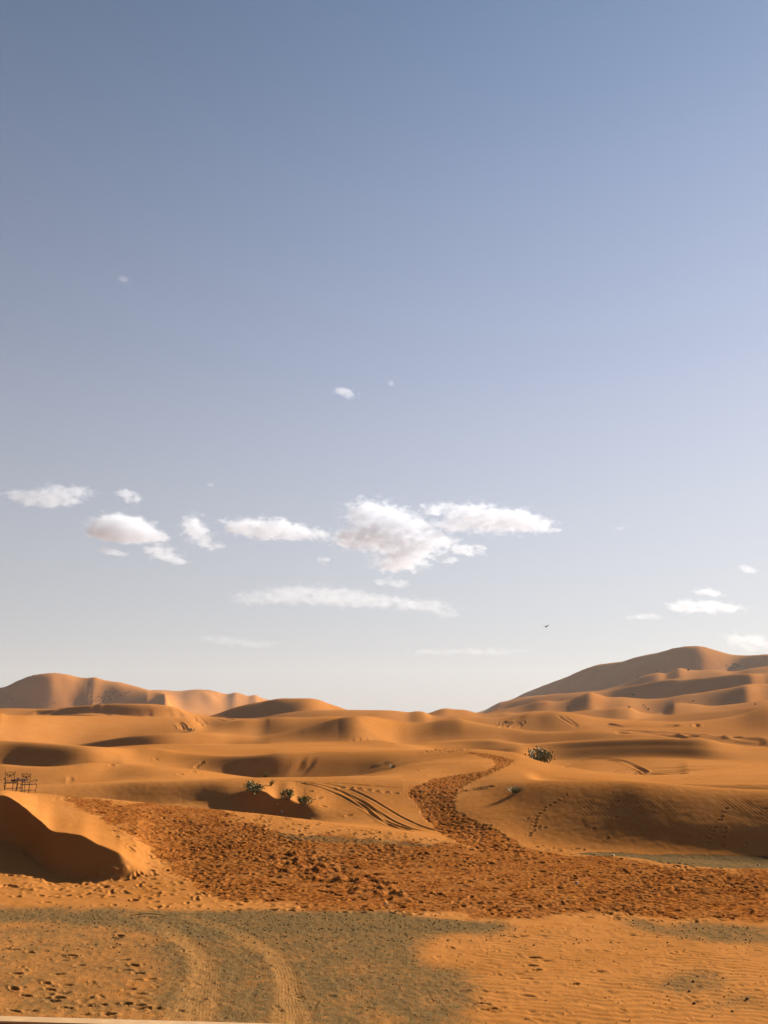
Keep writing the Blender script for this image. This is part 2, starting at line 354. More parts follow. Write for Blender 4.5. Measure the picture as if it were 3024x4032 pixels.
def spur(pts, hgt, wl, wr, rmin=10):
    """a low ridge line on a dune flank; wl, wr: how far it reaches to its left and right"""
    m, sd, al = near_line([hit(a, b, rmin) for a, b in pts], max(wl, wr) * 3)
    L = al.max()
    q = np.where(sd > 0, sd / wl, -sd / wr)
    HT[m] += hgt * np.sin(np.pi * np.clip(al / L, 0, 1)) ** 1.3 * np.exp(-q * q - np.abs(q) * .6)
spur(Z(2, (600, 512), (660, 570), (760, 640), (850, 690), (900, 710)), .9, 9, 6, 92)
spur(Z(1, (330, 250), (230, 300), (120, 350), (60, 385)), 3.5, 50, 34, 420)
spur(Z(1, (590, 272), (480, 300), (380, 350), (300, 400)), 2.0, 70, 45, 420)
spur(Z(1, (760, 300), (700, 340), (640, 390)), 1.5, 40, 30, 420)
spur(Z(3, (620, 186), (580, 230), (520, 290), (470, 340)), 3.5, 16, 16, 700)
spur(Z(3, (1180, 75), (1100, 110), (1030, 160), (980, 215)), 2, 40, 30, 700)
for q in ((1100, 370, 1180, 400), (1200, 352, 1290, 385), (1300, 355, 1400, 385), (1420, 375, 1500, 400), (1250, 400, 1380, 420), (1480, 388, 1580, 410)):
    spur(Z(1, (q[0], q[1]), ((q[0] + q[2]) / 2, (q[1] + q[3]) / 2 - 3), (q[2], q[3])), 2.2, 34, 16, 500)
HB = HT.copy()
PX, PY = to_pix(XG, YG, HB)

def in_poly(px, py, poly):
    n = len(poly); c = np.zeros(px.shape, bool); j = n - 1
    for i in range(n):
        xi, yi = poly[i][:2]; xj, yj = poly[j][:2]
        m = (yi > py) != (yj > py)
        c ^= m & (px < (xj - xi) * (py - yi) / (yj - yi + 1e-12) + xi)
        j = i
    return c
def soft_poly(poly, jit, rmin, rmax, s=0, px=None, py=None, xg=None, yg=None, n=3):
    px = PX if px is None else px; py = PY if py is None else py; xg = XG if xg is None else xg; yg = YG if yg is None else yg
    rg = np.hypot(xg, yg)
    out = np.zeros(px.shape)
    ok = (rg > rmin) & (rg < rmax)
    x = px[ok]; y = py[ok]; gx = xg[ok]; gy = yg[ok]; acc = np.zeros(x.shape)
    n1 = fbm(gx / 1.3, gy / 1.3, 4, 40 + s); n2 = fbm(gx / 1.1, gy / 1.6, 4, 60 + s)
    for k in range(n):
        m = .5 + 1.0 * k / max(1, n - 1)
        acc += in_poly(x + n1 * jit * m, y + n2 * jit * .45 * m, poly)
    out[ok] = acc / n
    return out

# ---- where people have walked
TRAMPLE = Z(4, (300, 283), (420, 291), (700, 318), (1200, 372), (1400, 395), (1659, 500)) + Z(5, (200, 530), (600, 560), (1000, 590), (1400, 612)) + \
    Z(6, (-300, 480), (0, 540), (200, 620), (400, 655), (800, 690), (1100, 735), (1659, 765), (2700, 850), (2700, 1060), (1760, 1060), (1000, 1040), (300, 1030)) + \
    Z(5, (1400, 1040), (800, 1010), (300, 985), (0, 960)) + Z(4, (1400, 950), (1250, 880), (1200, 800), (1000, 720), (900, 600), (800, 520), (650, 430), (500, 350))
PATH = Z(5, (1700, 640), (1640, 590), (1500, 500), (1350, 440), (1250, 380), (1238, 300), (1280, 250), (1400, 180), (1500, 140), (1600, 90), (1625, 70), (1500, 38), (1350, 18), (1320, 26), (1470, 58), (1500, 90), (1440, 140), (1250, 158), (1100, 190), (980, 240), (955, 290), (1010, 340), (1060, 430), (1130, 500), (1200, 550), (1400, 625))
def scatter(poly, n, rmin, rmax, jit, amin=-27.3, amax=33.0, seed=0):
    rg = np.random.default_rng(seed)
    r = np.sqrt(rg.uniform(rmin ** 2, rmax ** 2, n)); a = rad(1) * rg.uniform(amin, amax, n)
    x = r * np.sin(a); y = r * np.cos(a); z = ground(x, y, HB)
    px, py = to_pix(x, y, z)
    k = in_poly(px + fbm(x, y, 3, 5) * jit + rg.normal(0, jit * .4, n), py + fbm(x, y, 3, 9) * jit * .4 + rg.normal(0, jit * .15, n), poly)
    return x[k], y[k]
def stamp(x, y, L, W, ang, depth, rim=.35):
    """presses an oval print with a raised rim into the ground"""
    r = math.hypot(x, y); a = math.atan2(x, y)
    R = L * .9 + .12
    i0 = np.searchsorted(RR, r - R); i1 = np.searchsorted(RR, r + R)
    j0 = np.searchsorted(AZ, a - R / r); j1 = np.searchsorted(AZ, a + R / r)
    if i1 <= i0 or j1 <= j0: return
    dx = XG[i0:i1, j0:j1] - x; dy = YG[i0:i1, j0:j1] - y
    u = (dx * math.cos(ang) + dy * math.sin(ang)) / (L * .5); v = (-dx * math.sin(ang) + dy * math.cos(ang)) / (W * .5)
    q = u * u + v * v
    HT[i0:i1, j0:j1] += -depth * np.exp(-q * q * .9) + depth * rim * np.exp(-(np.sqrt(q) - 1.55) ** 2 * 6)
xs, ys = scatter(TRAMPLE, 51000, 26, 51, 26, seed=1)
PDN = {}
def PD(x, y):
    return float(np.clip(.62 + 1.1 * fbm(np.array([x / 2.6]), np.array([y / 4.0]), 3, 123)[0], .12, 1.2))
for x, y in zip(xs, ys):
    s = random.uniform(.6, 1.35)
    if random.random() > PD(x, y): continue
    stamp(x, y, .23 * s, .085 * s, random.gauss(0, .28), random.uniform(.010, .034) * PD(x, y) * 1.3, .08)
NTR = len(xs)
xs, ys = scatter(PATH, 26000, 36, 88, 10, -5, 18, seed=2)
for x, y in zip(xs, ys):
    s = random.uniform(.8, 1.4)
    stamp(x, y, .28 * s, .16 * s, random.gauss(1.0, .8), random.uniform(.015, .042), .10)
NPA = len(xs)
for poly, n_, sd_ in ((Z(5, (640, 800), (840, 790), (860, 860), (700, 880)), 900, 31), (Z(5, (900, 870), (1010, 870), (1010, 975), (800, 980)), 900, 32), (Z(6, (230, 755), (450, 760), (440, 800), (250, 815)), 900, 33), (Z(6, (640, 860), (870, 870), (860, 915), (640, 910)), 900, 34),
                     (Z(4, (1420, 640), (1659, 650), (1659, 690), (1450, 670)), 900, 35), (Z(5, (0, 650), (180, 700), (420, 740), (420, 770), (160, 740), (0, 690)), 900, 36), (Z(6, (60, 900), (260, 940), (250, 970), (60, 930)), 900, 37), (Z(5, (1150, 930), (1350, 970), (1500, 1000), (1300, 990), (1130, 960)), 900, 38), (Z(6, (1150, 920), (1659, 1020), (1659, 1060), (1300, 1000)), 700, 39)):
    xs, ys = scatter(poly, n_ * 5, 27, 40, 8, seed=sd_)
    for x, y in zip(xs, ys):
        if random.random() < .5: stamp(x, y, random.uniform(.16, .34), random.uniform(.07, .13), random.gauss(0, .4), random.uniform(.02, .07), .3)
# sparser prints round the dense ones
AROUND = [(300, 3130), (1000, 3200), (1900, 3330), (2200, 3330), (3024, 3440), (3024, 3640), (0, 3560), (0, 3440), (330, 3450), (560, 3400)]
xs, ys = scatter(AROUND, 3600, 26, 50, 10, seed=3)
for x, y in zip(xs, ys): stamp(x, y, .28, .15, random.gauss(.1, .7), random.uniform(.02, .05), .4)
FOREG = [(0, 3620), (3024, 3660), (3024, 4060), (0, 4060)]
xs, ys = scatter(FOREG, 1500, 16, 28, 10, seed=4)
for x, y in zip(xs, ys):
    if random.random() < .6: stamp(x, y, random.uniform(.12, .26), random.uniform(.06, .1), random.gauss(0, .5), random.uniform(.008, .022), .5)
# single deep prints at lower left (zoom of the lower left quarter)
PRINTS = Z7((20, 338), (60, 340), (130, 352), (270, 386), (310, 365), (345, 408), (70, 442), (250, 445), (200, 485), (285, 493), (60, 508), (110, 538), (215, 512), (275, 530), (255, 548), (230, 563), (365, 555), (395, 582), (430, 578), (430, 610), (285, 592), (470, 620), (535, 385), (578, 408), (545, 430), (600, 443), (590, 470), (650, 468), (555, 512), (598, 552), (600, 578), (612, 594), (548, 574), (600, 530), (670, 594), (505, 290), (520, 280), (490, 295), (130, 605), (60, 605)) + \
    Z8((650, 376), (705, 390), (655, 430), (640, 410), (580, 445), (610, 465), (935, 435), (820, 490), (620, 540), (400, 575), (470, 598), (440, 600), (430, 575), (350, 520), (600, 282), (550, 285))
for sx, sy in PRINTS:
    p = hit(sx, sy, 15)
    stamp(p[0], p[1], random.uniform(.24, .34), random.uniform(.08, .12), random.gauss(-.15, .3), random.uniform(.04, .065), .3)
# climbing footprints on the rippled bank and other single prints
for sx, sy in Z(6, (400, 285), (380, 300), (355, 318), (330, 335), (300, 350), (272, 365), (262, 385), (240, 400), (225, 420), (215, 440), (210, 460), (205, 480), (235, 485), (200, 510), (180, 525), (175, 540), (720, 326), (680, 355), (575, 495), (660, 556), (1400, 370), (1372, 420), (1362, 440), (1330, 490), (1318, 510), (1305, 530), (1290, 560), (1278, 580), (1392, 495), (1388, 520), (1384, 550), (1375, 605), (1520, 588), (1645, 370), (712, 425), (270, 490), (165, 432)):
    p = hit(sx, sy, 30); stamp(p[0], p[1], .27, .14, .6, .045, .3)
for sx, sy in Z(1, (1255, 797), (1240, 806), (1225, 816), (1212, 826), (1203, 850), (935, 778), (965, 773), (700, 808), (1125, 866), (430, 900), (440, 912)):
    p = hit(sx, sy, 50); stamp(p[0], p[1], .55, .3, .8, .1, .3)
for sx, sy in Z(5, (430, 355), (410, 300), (395, 306), (590, 412), (1050, 160), (1012, 135), (540, 240), (600, 240), (650, 246), (710, 254), (760, 262), (820, 268), (880, 275), (200, 200), (300, 215), (350, 262)):
    p = hit(sx, sy, 40); stamp(p[0], p[1], .4, .26, .2, .07, .4)

# ---- wheel tracks
def dist_line(pts, width):
    """signed distance of nearby vertices to a ground polyline: (index arrays, signed distance, along)"""
    P = np.array(pts); lo = P.min(0) - width; hi = P.max(0) + width
    m = (XG > lo[0]) & (XG < hi[0]) & (YG > lo[1]) & (YG < hi[1])
    x = XG[m]; y = YG[m]; best = np.full(x.shape, 1e9); sg = np.zeros(x.shape); al = np.zeros(x.shape); acc = 0
    for i in range(len(P) - 1):
        ax, ay = P[i]; bx, by = P[i + 1]; L = math.hypot(bx - ax, by - ay) + 1e-9
        t = np.clip(((x - ax) * (bx - ax) + (y - ay) * (by - ay)) / L ** 2, 0, 1)
        ex = x - ax - t * (bx - ax); ey = y - ay - t * (by - ay); dd = np.hypot(ex, ey)
        s = np.sign((bx - ax) * ey - (by - ay) * ex)
        k = dd < best; best[k] = dd[k]; sg[k] = s[k]; al[k] = acc + t[k] * L; acc += L
    return m, best * sg, al
def ground_line(px_pts, rmin=10, n=6):
    pts = np.array(px_pts, float); s = np.linspace(0, len(pts) - 1, (len(pts) - 1) * n + 1)
    k = np.arange(len(pts)); xs = pchip1(k, pts[:, 0], s); ys = pchip1(k, pts[:, 1], s)
    q = [hit(a, b, rmin) for a, b in zip(xs, ys)]
    out = [q[0]]
    for a in q[1:]:
        if abs(math.hypot(*a) - math.hypot(*out[-1])) < .25 * math.hypot(*out[-1]): out.append(a)
    o = np.array(out)
    if len(o) > 6:
        r = np.hypot(o[:, 0], o[:, 1]); a = np.arctan2(o[:, 0], o[:, 1]); r = smooth_cols(r, 3)
        out = [np.array([q * math.sin(w), q * math.cos(w)]) for q, w in zip(r, a)]
    return out
def rut(px_pts, w=.22, depth=.07, rmin=10, rim=.5):
    pts = ground_line(px_pts, rmin)
    if len(pts) < 2: return
    m, sd, al = dist_line(pts, w * 4)
    q = np.abs(sd) / w
    end = sstep(0, 1.5, al) * sstep(0, 1.5, al.max() - al)
    HT[m] += end * depth * (-np.exp(-q ** 4 * 1.2) + rim * np.exp(-(q - 1.6) ** 2 * 5))
for pl in (Z(5, (60, 190), (250, 205), (400, 235), (560, 300), (700, 385), (800, 450), (900, 495), (1050, 520)),
           Z(5, (100, 190), (300, 205), (480, 240), (620, 300), (740, 370), (850, 440), (980, 495), (1100, 518)),
           Z(5, (250, 200), (430, 212), (600, 250), (760, 330), (900, 415), (1040, 480), (1180, 520)),
           Z(5, (500, 250), (600, 300), (700, 370), (760, 420), (900, 480), (1000, 510)),
           Z(5, (640, 300), (700, 340), (800, 425), (950, 500))):
    rut(pl, .11, .035, 38)
rut(Z(5, (100, 195), (500, 210), (800, 235), (1000, 243)), .12, .03, 40)
for pl in (Z(2, (205, 885), (260, 830), (310, 790), (345, 765)), Z(2, (262, 885), (310, 840), (360, 795), (405, 760)), Z(2, (235, 885), (290, 830), (330, 790)),):
    rut(pl, .3, .11, 62)
rut(Z(2, (690, 842), (780, 815), (900, 780)), .25, .09, 62); rut(Z(2, (720, 842), (800, 820), (880, 795)), .25, .09, 62)
# arc tracks beyond the green bush
for k, o in enumerate((0, 9, 40, 50)):
    rut(Z(3, (400, 806 + o * .6), (480, 785 + o * .7), (560, 773 + o * .9), (650, 770 + o), (740, 780 + o), (820, 808 + o), (880, 840 + o * .6), (905, 858 + o * .3)), .26, .08 if k < 2 else .04, 72)
for pl in (Z(3, (600, 850), (900, 832), (1200, 822), (1659, 812)), Z(3, (900, 850), (1200, 840), (1450, 825), (1580, 805)), Z(3, (760, 866), (1000, 858), (1250, 842)), Z(3, (1240, 855), (1300, 850)), Z(3, (900, 862), (1150, 868))):
    rut(pl, .3, .07, 72)
# far tracks: band at left, streaks at right
for pl in (Z(1, (330, 470), (500, 455), (600, 450), (720, 470), (850, 490), (1000, 490), (1130, 478)),
           Z(1, (300, 488), (600, 478), (760, 494), (950, 498), (1150, 490)),
           Z(1, (380, 476), (560, 462), (700, 480), (900, 500)), Z(1, (560, 448), (700, 458), (900, 478), (1080, 470)),
           Z(1, (200, 488), (400, 480), (550, 476), (700, 497)), Z(1, (620, 440), (800, 458), (960, 484))):
    rut(pl, 1.5, .30, 215, .5)
for x0, y0, x1, y1 in ((1180, 480, 1290, 560), (1200, 485, 1320, 556), (1170, 490, 1250, 566), (1230, 492, 1350, 548), (1110, 540, 1150, 592), (1090, 545, 1130, 590), (1240, 500, 1400, 540), (1280, 505, 1480, 535)):
    rut(Z(1, (x0, y0), ((x0 + x1) / 2 + 12, (y0 + y1) / 2 - 3), (x1, y1)), .5, .14, 130, .6)
for o in (0, 10, 22, 34):
    rut(Z(3, (700, 600 + o * .3), (900, 603 + o * .4), (1100, 616 + o * .6), (1300, 628 + o * .8), (1500, 640 + o), (1659, 652 + o)), 1.0, .34, 118, .5)
for o in (0, 12, 24, 38):
    rut(Z(3, (640, 548 + o * .2), (760, 575 - o * .3), (900, 584 - o * .4), (1030, 572 - o * .3), (1110, 560)), 1.1, .16, 145, .5)
rut(Z(3, (350, 500), (420, 545), (475, 578)), .45, .15, 145); rut(Z(3, (385, 505), (440, 540), (480, 572)), .4, .12, 145)
for q in range(9):
    rut(Z(2, (1490 + q * 19, 575), (1560 + q * 13 + (q % 3) * 9, 545), (1640 + q * 4, 535)), .3, .10, 120, .5)
    rut(Z(3, (q * 15 - 20, 540), (q * 15 + 5, 560), (q * 15 - 5 - q, 580)), .3, .10, 120, .5)
rut(Z(3, (1205, 550), (1208, 575)), .5, .2, 150); rut(Z(3, (1218, 550), (1222, 575)), .5, .2, 150)
# footprints trailing over the upper path crest
for k in range(40):
    p = hit(*Z(2, (1060 + k * 7, 728 - (k % 20) * .8 + random.uniform(-3, 3)))[0], 60); stamp(p[0], p[1], .6, .4, .3, .09, .4)
for k in range(26):
    p = hit(*Z(5, (1280 + k * 8, 262 - k * 1.1 + random.uniform(-1, 1)))[0], 40); stamp(p[0], p[1], .35, .22, .3, .06, .4)

# ---- churned crest edges of the slip face and lumps below it
def lumps(poly, n, rmin, rmax, size, depth, seed):
    xs, ys = scatter(poly, n, rmin, rmax, 6, seed=seed)
    for x, y in zip(xs, ys): stamp(x, y, size * random.uniform(.5, 1.4), size * random.uniform(.3, .8), random.uniform(-.4, 1.2), -depth * random.uniform(.4, 1), .1)
lumps(Z(4, (480, 830), (700, 720), (800, 705), (800, 740), (640, 820), (560, 850)), 6000, 30, 37, .26, .05, 8)
lumps(Z(4, (280, 770), (440, 690), (460, 700), (380, 760), (300, 780)), 5000, 31, 37, .26, .05, 9)
lumps(Z(4, (0, 745), (60, 700), (270, 590), (275, 605), (90, 715), (30, 745)), 5000, 31, 40, .24, .06, 10)
lumps(Z(4, (0, 770), (400, 800), (700, 900), (1100, 860), (1100, 920), (600, 930), (0, 900)), 2500, 26, 36, .3, .035, 12)
lumps(Z(5, (300, 640), (900, 800), (1000, 1000), (700, 900), (100, 780), (0, 680)), 3500, 26, 42, .5, .06, 13)
for o in range(7):
    rut(Z(4, (560 + o * 30, 870 - o * 6), (660 + o * 25, 830 - o * 10), (760 + o * 12, 785 - o * 8), (820 + o * 8, 770 - o * 6)), .13, .04, 28, .8)

# ---- fine bed of the foreground: tyre tread bands (low), gravel roughness
HT += (fbm(XG * 3.1, YG * 3.1, 3, 21) * .012) * (1 - sstep(60, 90, RG)) * sstep(14, 17, RG)
TREAD_A = Z7((770, 661), (830, 520), (870, 430), (860, 380), (800, 310), (700, 240), (560, 185))
TREAD_B = Z7((1240, 661), (1240, 520), (1230, 430), (1190, 370), (1100, 310), (980, 250), (820, 190))
TREAD_C = Z7((1300, 661), (1260, 520), (1230, 430), (1190, 370))
TREAD_D = Z7((880, 661), (890, 520), (900, 430), (890, 380), (870, 320))
tread = np.zeros(XG.shape)
for line, wd, gain in ((TREAD_A, .30, 1), (TREAD_B, .28, 1), (TREAD_C, .22, .9), (TREAD_D, .3, .9)):
    pts = ground_line(line, 14, 5)
    m, sd, al = dist_line(pts, 1.2)
    q = np.abs(sd) / wd
    cov = np.exp(-q ** 4) * gain
    fade = 1 - .7 * sstep(al.max() * .55, al.max(), al)
    tread[m] = np.maximum(tread[m], cov * fade)
    HT[m] += cov * (-.008 + .0014 * np.sin(sd * 2 * math.pi / .075)) + .004 * np.exp(-(q - 1.4) ** 2 * 8)

# ---- ground cover masks
gravel = np.zeros(XG.shape)
BAND = Z7((-900, 120), (-60, 138), (0, 140), (300, 160), (480, 170), (800, 165), (1200, 168), (1659, 185)) + Z8((300, 205), (600, 230), (400, 275), (0, 262)) + Z7((1300, 262), (900, 300), (600, 250), (300, 240), (-60, 215), (-900, 200))
gravel = np.maximum(gravel, soft_poly(BAND, 60, 14, 33, 1, n=5) * .95)
FIELD = Z7((500, 200), (1659, 230)) + Z8((300, 260), (150, 320), (330, 420), (360, 520), (420, 680)) + Z7((620, 680), (760, 520), (700, 350), (560, 280))
gravel = np.maximum(gravel, soft_poly(FIELD, 150, 14, 30, 2, n=6) * .82)
ALLF = Z7((-1200, 230), (1659, 230), (1700, 900), (-1200, 900))
gravel = np.maximum(gravel, soft_poly(ALLF, 60, 12, 30, 17, n=2) * .50)
RF = Z8((250, 240), (3000, 230), (3000, 900), (250, 900))
gravel = np.maximum(gravel, soft_poly(RF, 60, 12, 30, 18, n=2) * .20)
LEFTM = Z7((-60, 200), (520, 220), (640, 330), (500, 430), (400, 600), (360, 560), (420, 420), (300, 330), (-60, 300))
gravel = np.maximum(gravel, soft_poly(LEFTM, 110, 14, 30, 3, n=5) * .55)
RIGHTB = Z8((1050, 205), (1400, 225), (1750, 235), (2800, 250), (2800, 310), (1750, 300), (1500, 300), (1250, 280), (1050, 245))
gravel = np.maximum(gravel, soft_poly(RIGHTB, 70, 14, 32, 4, n=5) * .8)
PATCH = Z8((1150, 490), (1330, 430), (1420, 420), (1500, 470), (1480, 520), (1300, 530), (1180, 520))
PATCH2 = Z8((1300, 590), (1450, 560), (1570, 540), (1640, 560), (1560, 590), (1400, 610))
PATCH3 = Z8((290, 400), (370, 420), (380, 540), (330, 600), (300, 500))
for k, pp in enumerate((PATCH, PATCH2, PATCH3)):
    gravel = np.maximum(gravel, soft_poly(pp, 50, 14, 26, 5 + k, n=5) * .7)
STRIP = Z(6, (430, 648), (600, 640), (850, 652), (1200, 657), (1800, 668), (2700, 700), (2700, 800), (1800, 752), (1300, 737), (1000, 707), (800, 672), (600, 667))
gravel = np.maximum(gravel, soft_poly(STRIP, 14, 34, 43, 8, n=3) * 1.0)
UP = Z(5, (150, 522), (500, 540), (900, 570), (1200, 600), (900, 600), (500, 575), (200, 560))
gravel = np.maximum(gravel, soft_poly(UP, 25, 30, 46, 9, n=3) * .6)
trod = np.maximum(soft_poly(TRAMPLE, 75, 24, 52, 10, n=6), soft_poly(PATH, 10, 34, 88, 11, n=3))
def blur(a, nr, nc):
    def box(v, n, ax):
        c = np.cumsum(np.concatenate([np.repeat(np.take(v, [0], ax), n + 1, ax), v, np.repeat(np.take(v, [-1], ax), n, ax)], ax), ax)
        L = v.shape[ax]
        return (np.take(c, np.arange(L) + 2 * n + 1, ax) - np.take(c, np.arange(L), ax)) / (2 * n + 1)
    return box(box(a, nr, 0), nc, 1)
near = (RR > 13) & (RR < 34)
g2 = blur(blur(gravel[near], 5, 14), 4, 10); gravel[near] = g2
gravel *= (1 - .35 * tread)
HT += gravel * (fbm(XG * 7, YG * 7, 2, 31) * .014) * (RG < 40)
# wind ripples
ripple = np.zeros(XG.shape)
RIP_B = Z(6, (520, 250), (900, 262), (1400, 275), (2700, 290), (2700, 660), (1760, 640), (1300, 600), (700, 520), (520, 420))
RIP_F = Z8((380, 300), (900, 270), (2900, 290), (2900, 800), (1700, 800), (450, 700), (380, 450))
RIP_U = Z(4, (0, 265), (400, 300), (700, 460), (850, 600), (900, 700), (780, 650), (600, 560), (300, 480), (100, 330))
ripple = np.maximum(ripple, soft_poly(RIP_B, 60, 38, 50, 12, n=5))
rip_f = soft_poly(RIP_F, 90, 14, 29, 13, n=5)
rip_u = soft_poly(RIP_U, 30, 34, 52, 14, n=4)
# real relief for the ripples
dxr = fbm(XG / 1.5, YG / 1.5, 3, 71) * .18
HT += ripple * .0052 * (.7 + .6 * fbm(XG / 3, YG / 3, 2, 77)) * np.sin((XG * .985 + YG * .10 + dxr * .30) * 2 * math.pi / .17) * sstep(38, 40, RG)
HT += rip_f * (1 - gravel * .8) * .0105 * (.6 + .5 * fbm(XG / 2, YG / 2, 2, 73)) * np.sin((XG * .25 + YG * .95 + dxr * 1.9) * 2 * math.pi / .25)

# ------------------------------------------------------------------ mesh helpers
def mesh_obj(name, verts, faces, mats=None, parent=None, smooth=False):
    me = bpy.data.meshes.new(name)
    me.from_pydata([tuple(v) for v in verts], [], faces)
    if mats:
        me.materials.append(mats)
    if smooth:
        me.polygons.foreach_set('use_smooth', [True] * len(me.polygons))
    me.update()
    o = bpy.data.objects.new(name, me); COL.objects.link(o)
    if parent: o.parent = parent
    return o

# ------------------------------------------------------------------ materials
class NT:
    def __init__(s, name):
        s.m = bpy.data.materials.new(name); s.m.use_nodes = True
        s.n = s.m.node_tree.nodes; s.l = s.m.node_tree.links
        s.b = s.n['Principled BSDF']; s.b.inputs['Roughness'].default_value = .9
        s.b.inputs['Specular IOR Level'].default_value = .15
    def add(s, t, **kw):
        n = s.n.new(t)
        for k, v in kw.items():
            if k in n.inputs: n.inputs[k].default_value = v
            else: setattr(n, k, v)
        return n
    def link(s, a, b): s.l.new(a, b)
    def attr(s, name): return s.add('ShaderNodeAttribute', attribute_name=name).outputs['Fac']
    def mix(s, f, a, b, mode='MIX'):
        n = s.n.new('ShaderNodeMix'); n.data_type = 'RGBA'; n.blend_type = mode
        for i, v in ((0, f), (6, a), (7, b)):
            if hasattr(v, 'is_linked') or isinstance(v, bpy.types.NodeSocket): s.l.new(v, n.inputs[i])
            else: n.inputs[i].default_value = v if i == 0 else (tuple(v) + (1,))[:4]
        return n.outputs[2]
    def math(s, op, a, b=0.0, clamp=False):
        n = s.n.new('ShaderNodeMath'); n.operation = op; n.use_clamp = clamp
        for i, v in ((0, a), (1, b)):
            if isinstance(v, bpy.types.NodeSocket): s.l.new(v, n.inputs[i])
            else: n.inputs[i].default_value = v
        return n.outputs[0]
    def noise(s, vec, scale, detail=3, rough=.5):
        n = s.add('ShaderNodeTexNoise', Scale=scale, Detail=detail, Roughness=rough); s.l.new(vec, n.inputs['Vector']); return n.outputs['Fac']
    def ramp(s, f, a, b, lo=0.0, hi=1.0):
        n = s.n.new('ShaderNodeMapRange'); n.interpolation_type = 'SMOOTHSTEP'
        s.l.new(f, n.inputs[0]); n.inputs[1].default_value = a; n.inputs[2].default_value = b; n.inputs[3].default_value = lo; n.inputs[4].default_value = hi
        return n.outputs[0]
def plain(name, col, rough=.8, metal=0, var=.15, scale=8):
    t = NT(name); tc = t.add('ShaderNodeTexCoord').outputs['Object']
    n = t.noise(tc, scale, 4)
    c = t.mix(n, tuple(x * (1 - var) for x in col), tuple(min(1, x * (1 + var)) for x in col))
    t.link(c, t.b.inputs['Base Color']); t.b.inputs['Roughness'].default_value = rough; t.b.inputs['Metallic'].default_value = metal
    return t.m

def sand_material():
    t = NT('desert_sand')
    pos = t.add('ShaderNodeNewGeometry').outputs['Position']
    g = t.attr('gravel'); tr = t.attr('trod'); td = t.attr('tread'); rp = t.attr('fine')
    big = t.noise(pos, .05, 3); mid = t.noise(pos, .9, 4, .6); fine = t.noise(pos, 24, 3, .6); grain = t.noise(pos, 90, 2)
    sand = t.mix(t.ramp(big, .3, .7), (.275, .107, .0260), (.325, .137, .040))
    sand = t.mix(t.ramp(mid, .3, .75, 0, .45), sand, (.250, .091, .018))
    sand = t.mix(t.ramp(fine, .35, .7, 0, .25), sand, (.220, .076, .014))
    mpl = t.add('ShaderNodeMapping'); t.link(pos, mpl.inputs['Vector']); mpl.inputs['Scale'].default_value = (.10, .45, 1); mpl.inputs['Rotation'].default_value = (0, 0, rad(12))
    sand = t.mix(t.ramp(t.noise(mpl.outputs[0], 1.0, 5, .62), .42, .72, 0, .28), sand, (.215, .075, .012))
    # trodden: redder sand, shade of the print pits painted in as dark flecks
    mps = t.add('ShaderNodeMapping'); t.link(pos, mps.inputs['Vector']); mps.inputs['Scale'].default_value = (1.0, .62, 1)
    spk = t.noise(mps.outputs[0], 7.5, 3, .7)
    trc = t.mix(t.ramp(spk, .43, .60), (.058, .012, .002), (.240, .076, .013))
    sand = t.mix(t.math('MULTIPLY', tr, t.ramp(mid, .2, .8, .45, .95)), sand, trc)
    gv = t.mix(t.ramp(fine, .35, .65), (.078, .048, .020), (.125, .078, .032))
    gv = t.mix(t.ramp(grain, .55, .72), gv, (.15, .09, .036))
    gedge = t.math('ADD', g, t.math('ADD', t.math('MULTIPLY', t.math('SUBTRACT', mid, .5), .9), t.math('MULTIPLY', t.math('SUBTRACT', t.noise(pos, 6, 4, .65), .5), 1.4)))
    gf = t.math('MULTIPLY', t.ramp(gedge, .05, 1.05), t.ramp(g, .02, .25))
    c = t.mix(gf, sand, gv)
    c = t.mix(t.math('MULTIPLY', td, t.ramp(fine, .3, .7, .35, .8)), c, (.205, .108, .038))
    t.link(c, t.b.inputs['Base Color'])
    t.b.inputs['Roughness'].default_value = .95; t.b.inputs['Specular IOR Level'].default_value = 0
    # relief: grains, small pebbles, wind ripples
    mp = t.add('ShaderNodeMapping'); t.link(pos, mp.inputs['Vector']); mp.inputs['Rotation'].default_value = (0, 0, rad(-35))
    wv = t.add('ShaderNodeTexWave', wave_type='BANDS', bands_direction='X', wave_profile='SIN', Scale=2.4, Distortion=4.5, Detail=2.0); wv.inputs['Detail Scale'].default_value = 1.2
    t.link(mp.outputs[0], wv.inputs['Vector'])
    hgt = t.math('MULTIPLY', fine, t.math('ADD', t.math('MULTIPLY', g, .022), t.math('ADD', t.math('MULTIPLY', tr, .018), .004)))
    hgt = t.math('ADD', hgt, t.math('MULTIPLY', wv.outputs['Fac'], t.math('MULTIPLY', rp, .006)))
    bp = t.add('ShaderNodeBump', Strength=1.0, Distance=1.0); t.link(hgt, bp.inputs['Height']); t.link(bp.outputs[0], t.b.inputs['Normal'])
    return t.m

